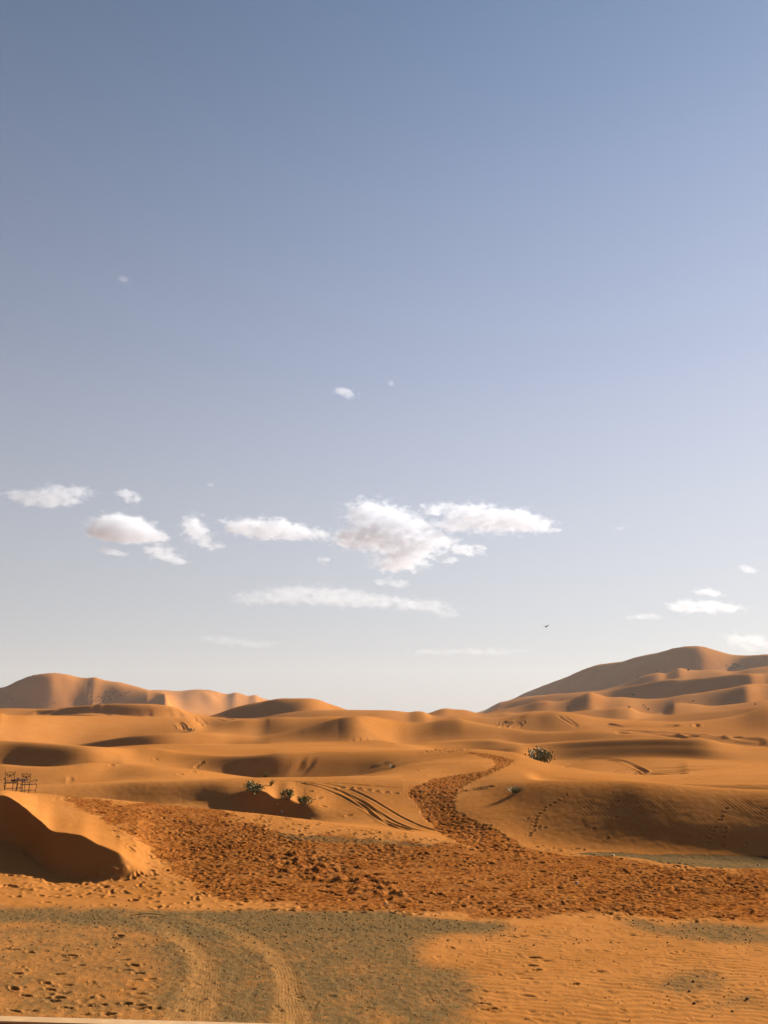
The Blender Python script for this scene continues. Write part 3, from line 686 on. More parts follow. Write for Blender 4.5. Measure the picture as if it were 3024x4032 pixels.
# ------------------------------------------------------------------ ground mesh
def build_ground():
    me = bpy.data.meshes.new('desert_ground')
    V = np.stack([XG, YG, HT], -1).reshape(-1, 3).astype(np.float32)
    i = np.arange(NR - 1)[:, None]; j = np.arange(NC)[None, :]; jn = (j + 1) % NC
    F = np.stack([i * NC + j, i * NC + jn, (i + 1) * NC + jn, (i + 1) * NC + j], -1).reshape(-1, 4)
    F = F[:, ::-1]
    me.vertices.add(len(V)); me.vertices.foreach_set('co', V.ravel())
    me.loops.add(F.size); me.loops.foreach_set('vertex_index', F.ravel().astype(np.int32))
    me.polygons.add(len(F)); me.polygons.foreach_set('loop_start', np.arange(0, F.size, 4, dtype=np.int32)); me.polygons.foreach_set('loop_total', np.full(len(F), 4, np.int32))
    me.polygons.foreach_set('use_smooth', np.ones(len(F), bool))
    me.update()
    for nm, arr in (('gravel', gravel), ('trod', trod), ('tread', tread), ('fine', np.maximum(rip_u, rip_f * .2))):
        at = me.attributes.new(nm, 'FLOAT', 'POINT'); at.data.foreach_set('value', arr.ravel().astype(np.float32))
    me.materials.append(sand_material())
    o = bpy.data.objects.new('desert_ground', me); COL.objects.link(o); o['kind'] = 'structure'
    print('ground', len(V), 'prints', NTR, NPA, 'z', V[:, 2].min(), V[:, 2].max())
    return o
build_ground()

# ------------------------------------------------------------------ small mesh tools
def tube(pts, r, n=6):
    """a tube along points; r a number or one radius per point"""
    V, F = [], []
    P = [Vector(p) for p in pts]
    rs = r if isinstance(r, (list, tuple)) else [r] * len(P)
    up = Vector((0, 0, 1))
    for i, p in enumerate(P):
        d = (P[min(i + 1, len(P) - 1)] - P[max(i - 1, 0)]).normalized()
        a = d.cross(up if abs(d.z) < .9 else Vector((0, 1, 0))).normalized(); b = d.cross(a)
        for k in range(n):
            an = 2 * math.pi * k / n
            V.append(p + (a * math.cos(an) + b * math.sin(an)) * rs[i])
    for i in range(len(P) - 1):
        for k in range(n):
            F.append((i * n + k, i * n + (k + 1) % n, (i + 1) * n + (k + 1) % n, (i + 1) * n + k))
    F.append(tuple(range(n - 1, -1, -1))); F.append(tuple((len(P) - 1) * n + k for k in range(n)))
    return V, F
def box(cx, cy, cz, sx, sy, sz):
    V = [Vector((cx + dx * sx / 2, cy + dy * sy / 2, cz + dz * sz / 2)) for dx in (-1, 1) for dy in (-1, 1) for dz in (-1, 1)]
    return V, [(0, 1, 3, 2), (4, 6, 7, 5), (0, 4, 5, 1), (2, 3, 7, 6), (0, 2, 6, 4), (1, 5, 7, 3)]
def join(*vf):
    V, F = [], []
    for v, f in vf:
        o = len(V); V += list(v); F += [tuple(i + o for i in q) for q in f]
    return V, F
def arc(cx, cz, r, a0, a1, y=0, n=8, sx=1):
    return [(cx + sx * r * math.cos(math.radians(a0 + (a1 - a0) * i / n)), y, cz + r * math.sin(math.radians(a0 + (a1 - a0) * i / n))) for i in range(n + 1)]
def curve(pts, n=5):
    """smooth line through a few 3D points"""
    P = [Vector(p) for p in pts]; out = []
    for i in range(len(P) - 1):
        p0 = P[max(i - 1, 0)]; p1 = P[i]; p2 = P[i + 1]; p3 = P[min(i + 2, len(P) - 1)]
        for k in range(n):
            t = k / n
            out.append(.5 * ((2 * p1) + (p2 - p0) * t + (2 * p0 - 5 * p1 + 4 * p2 - p3) * t * t + (3 * p1 - p0 - 3 * p2 + p3) * t ** 3))
    out.append(P[-1]); return out
def empty(name, label, cat, loc, rz=0, group=None):
    o = bpy.data.objects.new(name, None); COL.objects.link(o); o.location = loc; o.rotation_euler = (0, 0, rz)
    o.empty_display_size = .2
    o['label'] = label; o['category'] = cat
    if group: o['group'] = group
    return o
def part(name, vf, m, parent, smooth=True):
    return mesh_obj(name, vf[0], vf[1], m, parent, smooth)
def copy_tree(o, parent=None):
    c = o.copy(); COL.objects.link(c); c.parent = parent
    for ch in list(o.children): copy_tree(ch, c)
    return c
def at_px(sx, r, dz=0.0):
    a, _ = pix_dir(sx, 3110.0); a = float(a)
    x, y = r * math.sin(a), r * math.cos(a)
    return Vector((x, y, float(ground(x, y)[0]) + dz))
def on_px(sx, sy, rmin=10, dz=0.0):
    p = hit(sx, sy, rmin); return Vector((p[0], p[1], float(ground(p[0], p[1])[0]) + dz))

# ------------------------------------------------------------------ the terrace the picture is taken from
m_pale = plain('pale_wood', (.36, .22, .11), .8, var=.25, scale=40)
m_maroon = plain('maroon_paint', (.05, .008, .006), .6, var=.2, scale=20)
m_clay = plain('clay_plaster', (.36, .17, .09), .95, var=.12, scale=6)
m_roof = plain('roof_plaster', (.34, .2, .12), .95, var=.12, scale=6)
p0 = Vector((-.725, 1.644, 0)); p1 = Vector((-.178, 1.605, 0)); dl = (p1 - p0).normalized(); nl = Vector((-dl.y, dl.x, 0))
balu = empty('balustrade', 'dark red balustrade board with a pale wooden top edge at the bottom left corner', 'balustrade', (p0.x, p0.y, 4.6), math.atan2(dl.y, dl.x))
def board(x0, x1, y0, y1, z0, z1):
    return box((x0 + x1) / 2, (y0 + y1) / 2, (z0 + z1) / 2, x1 - x0, y1 - y0, z1 - z0)
part('top_rail', board(-2.6, 3.2, -.024, 0, 1.0465, 1.05), m_pale, balu, False)
part('panel', board(-2.6, 3.2, -.0225, -.002, .01, 1.0465), m_maroon, balu, False)
for k in range(5): part('post', board(-2.55 + k * 1.4, -2.49 + k * 1.4, -.09, -.0235, .01, 1.0), m_maroon, balu, False)
house = empty('terrace_building', 'clay plastered building with a flat roof terrace below the view', 'building', (0, -1.9, 0))
part('wall', board(-5, 5, -3.4, 3.3, -.5, 4.45), m_clay, house, False)
part('roof', board(-5.1, 5.1, -3.5, 3.6, 4.45, 4.605), m_roof, house, False)

# ------------------------------------------------------------------ wrought iron garden furniture
m_iron = plain('dark_wrought_iron', (.028, .008, .006), .8, .0, .3, 40)
m_mosaic = plain('mosaic_top', (.05, .014, .005), .9, 0, .5, 60)
m_seat = plain('woven_seat', (.05, .022, .012), .95, 0, .3, 60)
def iron_chair(name, label, grp):
    t = empty(name, label, 'chair', (0, 0, 0), 0, grp)
    # origin on the ground, the back towards -Y (nearest the camera), seat .56 x .5
    w = .235
    part('seat', board(-.27, .27, -.22, .25, .43, .455), m_seat, t, False)
    fr = join(tube([(-.27, -.22, .44), (.27, -.22, .44), (.29, .26, .44), (-.29, .26, .44), (-.27, -.22, .44)], .016), tube([(-.2, -.2, .13), (.2, -.2, .13)], .009), tube([(-.28, .24, .12), (.28, .24, .12)], .009), tube([(-.2, -.2, .13), (-.28, .24, .12)], .009), tube([(.2, -.2, .13), (.28, .24, .12)], .009))
    part('seat_frame', fr, m_iron, t)
    for s in (-1, 1):
        part('leg', tube([(s * .2, -.2, .44), (s * .2, -.21, .2), (s * .215, -.22, .0)], [.02, .019, .016]), m_iron, t)
        part('leg', tube(curve([(s * .26, .22, .44), (s * .345, .28, .40), (s * .36, .3, .28), (s * .30, .27, .10), (s * .34, .3, .0)]), .018), m_iron, t)
    post = []
    for s in (-1, 1):
        post.append(tube([(s * .2, -.2, .44), (s * .215, -.235, .62), (s * .25, -.29, 1.03), (s * .255, -.295, 1.06)], [.014, .014, .014, .017]))
    top = tube(curve([(-.245, -.285, .985), (-.14, -.285, .985), (0, -.285, 1.05), (.14, -.285, .985), (.245, -.285, .985)], 6), .013)
    low = tube([(-.21, -.225, .56), (.21, -.225, .56)], .012)
    part('back_frame', join(*post, top, low), m_iron, t)
    sc = []
    def ycf(z): return -.2 - (z - .44) * .16
    def c2(ps, r): return tube([(p[0], ycf(p[1]), p[1]) for p in ps], r, 5)
    for s in (-1, 1):
        sc += [c2([(s * .10, .56), (s * .10, .70), (s * .06, .77), (0, .80)], .007), c2([(s * (.15 + .045 * math.cos(a * .7)), .89 + .045 * math.sin(a * .7)) for a in range(10)], .008),
               c2([(s * .02, .80), (s * .08, .84), (s * .12, .88)], .008), c2([(s * .19, .70), (s * .13, .76), (s * .04, .79)], .006), c2([(s * .05, .86), (s * .07, .94), (s * .03, .97), (0, .94)], .006)]
        sc += [box(s * .15, ycf(.89), .89, .045, .012, .05)]
    sc += [box(0, ycf(.85), .85, .07, .014, .09), box(0, ycf(.79), .79, .12, .012, .02)]
    part('back_scroll', join(*sc), m_iron, t)
    for s in (-1, 1):
        am = join(tube(curve([(s * .22, -.24, .66), (s * .28, -.08, .60), (s * .33, .08, .68), (s * .37, .22, .66), (s * .36, .26, .60)]), .017), tube([(s * .33, .2, .66), (s * .31, .22, .44)], .013), tube([(s * .36, .24, .665), (s * .38, .25, .61)], [.03, .036]))
        part('armrest', am, m_iron, t)
    return t
GRP = 'wrought iron garden chairs on the dune'
ch = iron_chair('garden_chair', 'dark wrought iron armchair standing left of the small table on the dune crest', GRP)
ch.location = at_px(37, 50.0); ch.rotation_euler.z = rad(14)
c2_ = copy_tree(ch); c2_['label'] = 'dark wrought iron armchair right of the small table, turned so one armrest sticks out'
c2_.location = at_px(108, 49.6); c2_.rotation_euler.z = rad(-6)
c3_ = copy_tree(ch); c3_['label'] = 'dark iron armchair cut off by the left edge of the photo'
c3_.location = at_px(-39, 50.4); c3_.rotation_euler.z = rad(8)
tb = empty('garden_table', 'small dark iron table with a round top between the two dune chairs', 'table', at_px(73, 50.4), rad(10))
disc = [(.46 * math.cos(2 * math.pi * k / 28), .46 * math.sin(2 * math.pi * k / 28)) for k in range(28)]
V = [Vector((x, y, z)) for z in (.665, .70) for x, y in disc]
F = [tuple(range(27, -1, -1)), tuple(range(28, 56))] + [(k, (k + 1) % 28, 28 + (k + 1) % 28, 28 + k) for k in range(28)]
part('tabletop', (V, F), m_mosaic, tb, False)
part('apron', join(*[tube([(.42 * math.cos(a * .449), .42 * math.sin(a * .449), .655), (.40 * math.cos(a * .449 + .2), .40 * math.sin(a * .449 + .2), .60), (.42 * math.cos(a * .449 + .4), .42 * math.sin(a * .449 + .4), .655)], .012, 5) for a in range(14)]), m_iron, tb)
for k in range(4):
    c, s_ = math.cos(rad(45 + 90 * k)), math.sin(rad(45 + 90 * k))
    part('leg', tube(curve([(c * .34, s_ * .34, .655), (c * .20, s_ * .20, .52), (c * .14, s_ * .14, .28), (c * .22, s_ * .22, .1), (c * .33, s_ * .33, 0)]), .014), m_iron, tb)
part('stretcher', tube([(.16 * math.cos(2 * math.pi * k / 16), .16 * math.sin(2 * math.pi * k / 16), .24) for k in range(17)], .010), m_iron, tb)

# ------------------------------------------------------------------ plants
def leaf_mat(name, a, b):
    t = NT(name); oi = t.add('ShaderNodeNewGeometry').outputs['Random Per Island']
    t.link(t.mix(oi, a, b), t.b.inputs['Base Color']); t.b.inputs['Roughness'].default_value = .6
    return t.m
m_leaf = leaf_mat('desert_leaves', (.045, .055, .010), (.13, .13, .028))
m_dry = leaf_mat('dry_blades', (.16, .12, .04), (.10, .12, .035))
m_wood = plain('dry_wood', (.10, .055, .025), .9)
def leaves(n, fn, size, rg, asp=1.5):
    V, F = [], []
    for _ in range(n):
        c, axis = fn(rg)
        s = size * rg.uniform(.6, 1.3)
        d = (axis + Vector((rg.gauss(0, .6), rg.gauss(0, .6), rg.gauss(.2, .5)))).normalized()
        e = d.cross(Vector((rg.gauss(0, 1), rg.gauss(0, 1), rg.gauss(0, 1)))).normalized(); nn = d.cross(e)
        o = len(V)
        V += [c, c + d * s * .5 * asp * .7 + e * s * .4 + nn * s * .08, c + d * s * asp * .9, c + d * s * .5 * asp * .7 - e * s * .4 + nn * s * .08]
        F += [(o, o + 1, o + 2, o + 3)]
    return V, F
def bush(name, label, cat, loc, w, h, nst, nl, size, seed, mat=None, group=None, lean=(0, 0), parts=True, depth=None):
    rg = random.Random(seed)
    t = empty(name, label, cat, loc, 0, group)
    tips = []
    for k in range(nst):
        a = rg.uniform(0, 6.283); q = math.sqrt(rg.uniform(.02, 1))
        tip = Vector((math.cos(a) * q * w * .5 + lean[0] * h, math.sin(a) * q * (depth or w) * .5 + lean[1] * h, h * (1 - .45 * q * q) * rg.uniform(.75, 1.08)))
        root = Vector((tip.x * .15, tip.y * .15, -.06)); mid = root.lerp(tip, .5) + Vector((0, 0, -h * .08)) + Vector((rg.gauss(0, .04), rg.gauss(0, .04), 0)) * w
        pts = curve([root, mid, tip], 4); tips.append(pts)
        if parts: part('stem', tube(pts, [w * .012 * (1 - .7 * i / (len(pts) - 1)) + .002 for i in range(len(pts))], 5), m_wood, t)
    def fn(r_):
        pts = r_.choice(tips); u = r_.uniform(.35, 1) ** .8; i = min(int(u * (len(pts) - 1)), len(pts) - 2)
        c = pts[i].lerp(pts[i + 1], u * (len(pts) - 1) - i) + Vector((r_.gauss(0, 1), r_.gauss(0, 1), r_.gauss(0, 1))) * w * .045
        c.z = max(c.z, .02); return c, (pts[i + 1] - pts[i]).normalized()
    f = part('foliage', leaves(nl, fn, size, rg), mat or m_leaf, t, False); f['kind'] = 'stuff'
    return t
def tuft(name, label, cat, loc, w, h, n, seed, group=None, lean=(.3, 0)):
    rg = random.Random(seed); t = empty(name, label, cat, loc, 0, group); V, F = [], []
    for k in range(n):
        a = rg.uniform(0, 6.283); b = Vector((math.cos(a), math.sin(a), 0)) * w * .18 * rg.random()
        tip = Vector((b.x * 3 + rg.gauss(0, .3) * w + lean[0] * h, b.y * 3 + rg.gauss(0, .2) * w + lean[1] * h, h * rg.uniform(.5, 1))); m_ = b.lerp(tip, .5) + Vector((0, 0, h * .12))
        sd = Vector((rg.gauss(0, 1), rg.gauss(0, 1), 0)).normalized() * .012
        o = len(V); V += [b - sd, b + sd, m_ + sd * .8, m_ - sd * .8, tip]; F += [(o, o + 1, o + 2, o + 3), (o + 3, o + 2, o + 4)]
    f = part('blades', (V, F), m_dry, t, False); f['kind'] = 'stuff'
    return t
rb = 81.5
b0 = at_px(2128, rb); top = EYE + rb * float(pix_dir(2128, 2946)[1])
bush('milkweed_bush', 'broad leafy green bush half hidden behind the bright crest right of centre', 'bush', b0, 2.9, max(1.3, top - b0.z), 26, 900, .15, 5)
bush('creeping_bush', 'grey green bush hanging over the shaded hollow, upper left of the three', 'bush', on_px(1014, 3118, 50), 1.5, .75, 16, 700, .085, 6, group='bushes on the rim of the shaded hollow', lean=(-.3, -.6))
bush('creeping_bush', 'grey green bush in the middle of the hollow rim, above the pale stone', 'bush', on_px(1137, 3148, 50), 1.05, .6, 14, 520, .08, 7, group='bushes on the rim of the shaded hollow', lean=(0, -.5))
bush('creeping_bush', 'grey green bush at the right end of the shaded hollow', 'bush', on_px(1200, 3166, 50), 1.0, .5, 14, 480, .075, 8, group='bushes on the rim of the shaded hollow', lean=(.1, -.4))
tuft('grass_tuft', 'thin dry grass tuft standing just above the upper left hollow bush', 'grass tuft', on_px(1066, 3094, 50), .4, .5, 60, 9)
tuft('grass_tuft', 'short green tuft poking up behind the long bright crest', 'grass tuft', at_px(1044, 61.2), .4, .45, 90, 10)
tuft('grass_tuft', 'dry tuft with a dark sand streak left of the footprint path', 'grass tuft', on_px(1545, 3024, 60), .8, .4, 90, 11)
tuft('grass_tuft', 'pale grass clump with a dark streak at the left end of the rippled bank', 'grass tuft', on_px(2030, 3122, 42), 1.1, .45, 160, 12)
bush('small_shrub', 'small green shrub in the dip left of the pointed central dune', 'shrub', on_px(751, 2880, 110), 1.6, .55, 8, 160, .16, 13)
def far_shrub(label, grp, pts, rmin, wf, seed):
    proto = None; rg = random.Random(seed)
    for p in pts:
        loc = on_px(p[0], p[1], rmin); sc = loc.to_2d().length / FPX * wf * (p[2] if len(p) > 2 else 1)
        if proto is None:
            proto = bush('desert_shrub', label if isinstance(label, str) else label[0], 'shrub', (0, 0, 0), 1.0, .75, 7, 150, .17, seed, group=grp); o = proto
        else: o = copy_tree(proto)
        if isinstance(label, list): o['label'] = label[pts.index(p)]
        o.location = loc; o.scale = (sc * rg.uniform(.8, 1.2), sc, sc * rg.uniform(.7, 1.1)); o.rotation_euler.z = rg.uniform(0, 6)
far_shrub('small dark shrub among those dotted over the far left dune', 'shrubs dotted over the far left dune', Z(1, (553, 365), (570, 388), (585, 412), (600, 400), (575, 425), (610, 385), (655, 357), (650, 405), (680, 385), (700, 365), (725, 350), (720, 390), (750, 378), (780, 365), (805, 357), (690, 405), (640, 420), (615, 412), (35, 400), (75, 405), (60, 445), (165, 430), (280, 415), (340, 425), (510, 405), (515, 435), (545, 435)), 420, 6.5, 21)
far_shrub('dark green shrub of the cluster near the top right of the big dune', 'shrub cluster near the top of the big right dune', Z(3, (1400, 193, .7), (1420, 206, .8), (1447, 190, 1.5), (1452, 208, 1.3), (1470, 195, 1), (1490, 203, 1.2), (1437, 211, .8), (1462, 184, .7)), 600, 9, 22)
far_shrub(['dark speck of a shrub highest on the face of the big right dune', 'lone shrub on the pale saddle just below the summit of the big right dune', 'flat shrub on the crest edge above the first bright shelf of the big dune', 'thin shrub on the dark face between the highest speck and the shelf', 'low shrub lowest on the diagonal crest across the dark face', 'large ragged shrub in the dip of the middle shelf of the big dune', 'lone shrub on the lower shelf right of centre of the big dune'], 'single shrubs on the big right dune', Z(3, (1145, 170, .7), (1165, 223, 1.1), (970, 230, 1.2), (1035, 198, .9), (850, 268, 1.1), (820, 378, 1.6), (1195, 412, 1)), 380, 8, 23)
far_shrub(['shrub at the end of the short bright ridge below the big dune', 'upper of three tiny shrubs on the flat below the big right dune', 'middle of three tiny shrubs on the flat below the big right dune', 'lowest of three tiny shrubs on the flat below the big right dune', 'tiny shrub on the low crest near the right edge below the big dune'], 'shrubs in the flats below the right dune', Z(3, (795, 455, 1.2), (885, 440, 1), (897, 455, .8), (915, 467, 1.1), (1580, 435, .9)), 270, 7, 24)

# ------------------------------------------------------------------ stones and gravel
m_stone = leaf_mat('dark_stone', (.03, .020, .012), (.12, .075, .036))
m_stone.node_tree.nodes['Principled BSDF'].inputs['Specular IOR Level'].default_value = 0
m_palestone = plain('pale_stone', (.42, .30, .20), .9)
def rock(rg, s, flat=.6):
    V = []
    for k in range(2):
        for i in range(5):
            a = 2 * math.pi * (i + .5 * k) / 5 + rg.gauss(0, .15); q = s * rg.uniform(.7, 1.1) * (1 if k == 0 else .62)
            V.append(Vector((math.cos(a) * q * .5, math.sin(a) * q * .5, (-.12 if k == 0 else .42 * flat + rg.gauss(0, .05)) * s)))
    V.append(Vector((0, 0, s * flat * .62)))
    F = [tuple(range(4, -1, -1))] + [(i, (i + 1) % 5, 5 + i) for i in range(5)] + [((i + 1) % 5, 5 + (i + 1) % 5, 5 + i) for i in range(5)] + [(5 + i, 5 + (i + 1) % 5, 10) for i in range(5)]
    return V, F
STONES = [
    (Z8((1335, 478))[0], .13, 0, 'dark stone on the upper right of the grey gravel patch in the lower right sand'),
    (Z8((1355, 455))[0], .11, 0, 'small dark stone above the grey gravel patch at lower right'),
    (Z8((1465, 462))[0], .11, 0, 'dark stone at the right end of the grey gravel patch'),
    (Z8((1340, 573))[0], .15, 0, 'largest black stone between the two gravel patches at lower right'),
    (Z8((1320, 521))[0], .13, 0, 'dark stone on the lower edge of the grey gravel patch'),
    (Z8((1230, 487))[0], .10, 0, 'dark stone at the left tip of the grey gravel patch'),
    (Z8((1165, 570))[0], .08, 0, 'tiny dark stone left of the largest black stone'),
    (Z8((1505, 607))[0], .10, 0, 'lone dark stone on ripples in the bottom right corner'),
    (Z8((1470, 545))[0], .10, 0, 'dark stone beside the low gravel mound at lower right'),
    (Z8((1570, 555))[0], .16, 0, 'flat dark stone on the low gravel mound by the right edge'),
    (Z8((613, 638))[0], .08, 0, 'small dark stone on rippled sand near the bottom middle'),
    (Z8((820, 315))[0], .11, 0, 'small dark stone on rippled sand just below the trampled zone'),
    (Z7((305, 160))[0], .16, 0, 'dark stone on the top edge of the grey gravel band at left'),
    (Z7((160, 166))[0], .13, 0, 'dark stone in the grey gravel band near the left edge'),
    (Z7((398, 172))[0], .15, 0, 'dark stone on the gravel edge below the shaded slip face'),
    (Z7((900, 164))[0], .14, 0, 'dark stone on the gravel edge right above the wheel tracks'),
    (Z7((1085, 200))[0], .12, 0, 'dark stone lying in the gravel band right of centre'),
    (Z7((1200, 168))[0], .15, 0, 'dark stone where the trampled sand meets the gravel band'),
    (Z7((490, 288))[0], .14, 0, 'dark stone at the left wheel track bend'),
    (Z7((1325, 303))[0], .14, 0, 'dark stone on the brown gravel field right of the wheel tracks'),
    (Z7((1355, 350))[0], .12, 0, 'small dark stone below another on the brown gravel field'),
    (Z7((792, 515))[0], .09, 1, 'pale pebble left of the central wheel track'),
    (Z7((858, 277))[0], .08, 1, 'pale pebble between the two curving wheel tracks'),
    (Z8((1380, 248))[0], .12, 1, 'white stone in the grey gravel strip at right'),
    (Z(5, (940, 578))[0], .20, 1, 'white stone on the bare sand edge above the trampled zone'),
    (Z(5, (690, 825))[0], .30, 1, 'pale lump in the dark disturbed patch of the trampled zone'),
    (Z(5, (820, 965))[0], .26, 1, 'pale lump at the lower edge of the trampled zone'),
    (Z(6, (695, 665))[0], .28, 1, 'white stone on the far grey gravel strip under the bank'),
    (Z(6, (470, 835))[0], .32, 1, 'pale lump in the right half of the trampled zone'),
    (Z(6, (1600, 722))[0], .22, 1, 'pale stone on the far gravel strip near the right edge'),
    ((1111, 3196), .34, 1, 'pale stone lying in the shaded hollow below the bushes'),
    ((1095, 3168), .22, 1, 'small pale stone in the shaded hollow beside the middle bush'),
]
for k, ((sx, sy), s_, pale, lab) in enumerate(STONES):
    rg = random.Random(100 + k); v, f = rock(rg, s_ * .68)
    o = mesh_obj('stone', v, f, m_palestone if pale else m_stone)
    o.location = on_px(sx, sy, 14); o.rotation_euler.z = rg.uniform(0, 6); o['label'] = lab; o['category'] = 'stone'
rg = random.Random(55); V, F = [], []
r_ = np.sqrt(RNG.uniform(15 ** 2, 31 ** 2, 60000)); a_ = rad(1) * RNG.uniform(-27.3, 27.3, 60000); x_ = r_ * np.sin(a_); y_ = r_ * np.cos(a_)
gg = ground(x_, y_, gravel); zz = ground(x_, y_)
cl = fbm(x_ / .8, y_ / .8, 3, 90)
kk = np.nonzero(RNG.uniform(0, 1, 60000) < np.clip(gg * .28 + .008 + cl * .12 * (gg > .1), 0, 1) * .8)[0]
for i in kk[:11000]:
    s_ = .012 + .03 * rg.random() ** 3 * (1 + (r_[i] > 24)); v, f = rock(rg, s_, .7); o = len(V)
    an = rg.uniform(0, 6.28); c, sn = math.cos(an), math.sin(an)
    V += [Vector((x_[i] + q.x * c - q.y * sn, y_[i] + q.x * sn + q.y * c, zz[i] + q.z)) for q in v]; F += [tuple(q + o for q in g_) for g_ in f]
gr = mesh_obj('gravel', V, F, m_stone); gr['kind'] = 'stuff'; gr['label'] = 'loose dark gravel scattered over the foreground sand'
print('pebbles', len(kk))
tw = mesh_obj('twig', *tube(curve([on_px(*Z7((560, 196))[0], 14, .02), on_px(*Z7((640, 192))[0], 14, .05), on_px(*Z7((720, 197))[0], 14, .02)], 5), [.008] * 11, 5), m_wood)
tw['label'] = 'thin dry twig lying on the grey gravel band'; tw['category'] = 'twig'

# ------------------------------------------------------------------ birds
m_bird = plain('dark_feathers', (.03, .028, .027), .8)
def bird(label, sx, sy, r, k):
    a, t = pix_dir(sx, sy); a = float(a); t = float(t)
    o = empty('bird', label, 'bird', (r * math.sin(a), r * math.cos(a), EYE + r * t), rad(60))
    # body along X, wings along Y
    ring = [(-.19, .004), (-.13, .03), (-.03, .05), (.06, .05), (.12, .03), (.15, .028), (.18, .022), (.21, .004)]
    part('body', tube([(x, 0, 0) for x, _ in ring], [q for _, q in ring], 8), m_bird, o)
    part('tail', ([Vector(p) for p in ((-.12, -.02, 0), (-.12, .02, 0), (-.27, .05, .005), (-.27, -.05, .005), (-.12, -.02, .012), (-.12, .02, .012), (-.27, .05, .01), (-.27, -.05, .01))], [(0, 1, 2, 3), (7, 6, 5, 4), (0, 4, 5, 1), (2, 6, 7, 3), (1, 5, 6, 2), (0, 3, 7, 4)]), m_bird, o, False)
    for s in (-1, 1):
        st = [(.02, .10, .0, .02), (.16, .12, .09, .018), (.30, .10, .11, .012), (.42, .03, .10, .006)]
        V, F = [], []
        up_ = .55 if s > 0 else .1
        for y, ch_, z, th in st:
            zz_ = y * up_ + z * .3
            V += [Vector((ch_ * .55, s * y, zz_)), Vector((-ch_ * .75, s * y, zz_)), Vector((-ch_ * .1, s * y, zz_ + th))]
        for i in range(3):
            for q in range(3): F.append((i * 3 + q, i * 3 + (q + 1) % 3, i * 3 + 3 + (q + 1) % 3, i * 3 + 3 + q))
        F += [(0, 1, 2), (9, 11, 10)]
        part('wing', (V, F), m_bird, o, False)
    o.scale = (k, k, k); o.rotation_euler = (rad(-12), rad(10), rad(40))
bird('dark bird flying with raised wings in the sky left of the big dune', 2150, 2468, 62, .78)
bird('distant dark bird seen as a tiny speck low over the central horizon', 1332, 2705, 260, .8)

# ------------------------------------------------------------------ clouds
def cloud_mat(name, puffs, dens, seed, nscale, thr=.30, gain=1.7):
    """puffs: (centre, radii) in object space, metres"""
    m = bpy.data.materials.new(name); m.use_nodes = True
    n, l = m.node_tree.nodes, m.node_tree.links; n.clear()
    out = n.new('ShaderNodeOutputMaterial'); pv = n.new('ShaderNodeVolumePrincipled'); l.new(pv.outputs[0], out.inputs['Volume'])
    pv.inputs['Color'].default_value = (.72, .77, .86, 1); pv.inputs['Anisotropy'].default_value = .1
    tc = n.new('ShaderNodeTexCoord').outputs['Object']
    def M(op, a, b=0.0, clamp=False):
        q = n.new('ShaderNodeMath'); q.operation = op; q.use_clamp = clamp
        for k, v in ((0, a), (1, b)):
            if isinstance(v, bpy.types.NodeSocket): l.new(v, q.inputs[k])
            else: q.inputs[k].default_value = v
        return q.outputs[0]
    tot = None
    for c, r in puffs:
        mp = n.new('ShaderNodeMapping'); mp.vector_type = 'TEXTURE'; mp.inputs['Location'].default_value = c; mp.inputs['Scale'].default_value = r; l.new(tc, mp.inputs['Vector'])
        d = n.new('ShaderNodeVectorMath'); d.operation = 'DOT_PRODUCT'; l.new(mp.outputs[0], d.inputs[0]); l.new(mp.outputs[0], d.inputs[1])
        g = M('EXPONENT', M('MULTIPLY', d.outputs['Value'], -.92))
        tot = g if tot is None else M('ADD', tot, g)
    tot = M('MINIMUM', tot, 1.0)
    off = n.new('ShaderNodeMapping'); off.inputs['Location'].default_value = (seed * 913.7, seed * 311.1, 0); off.inputs['Scale'].default_value = (1, 1, 1.7); l.new(tc, off.inputs['Vector'])
    nz = n.new('ShaderNodeTexNoise'); nz.inputs['Scale'].default_value = nscale; nz.inputs['Detail'].default_value = 7; nz.inputs['Roughness'].default_value = .62; l.new(off.outputs[0], nz.inputs['Vector'])
    f = M('ADD', tot, M('MULTIPLY', M('SUBTRACT', nz.outputs['Fac'], .5), gain))
    f = M('MULTIPLY', M('SUBTRACT', f, thr + .16), 2.0, True)
    f = M('MULTIPLY', f, M('ADD', f, .25))
    f = M('MULTIPLY', f, M('MULTIPLY', M('SUBTRACT', tot, .05), 5.0, True))
    l.new(M('MULTIPLY', f, dens * .8), pv.inputs['Density'])
    return m
CLOUD_D = 4200.0
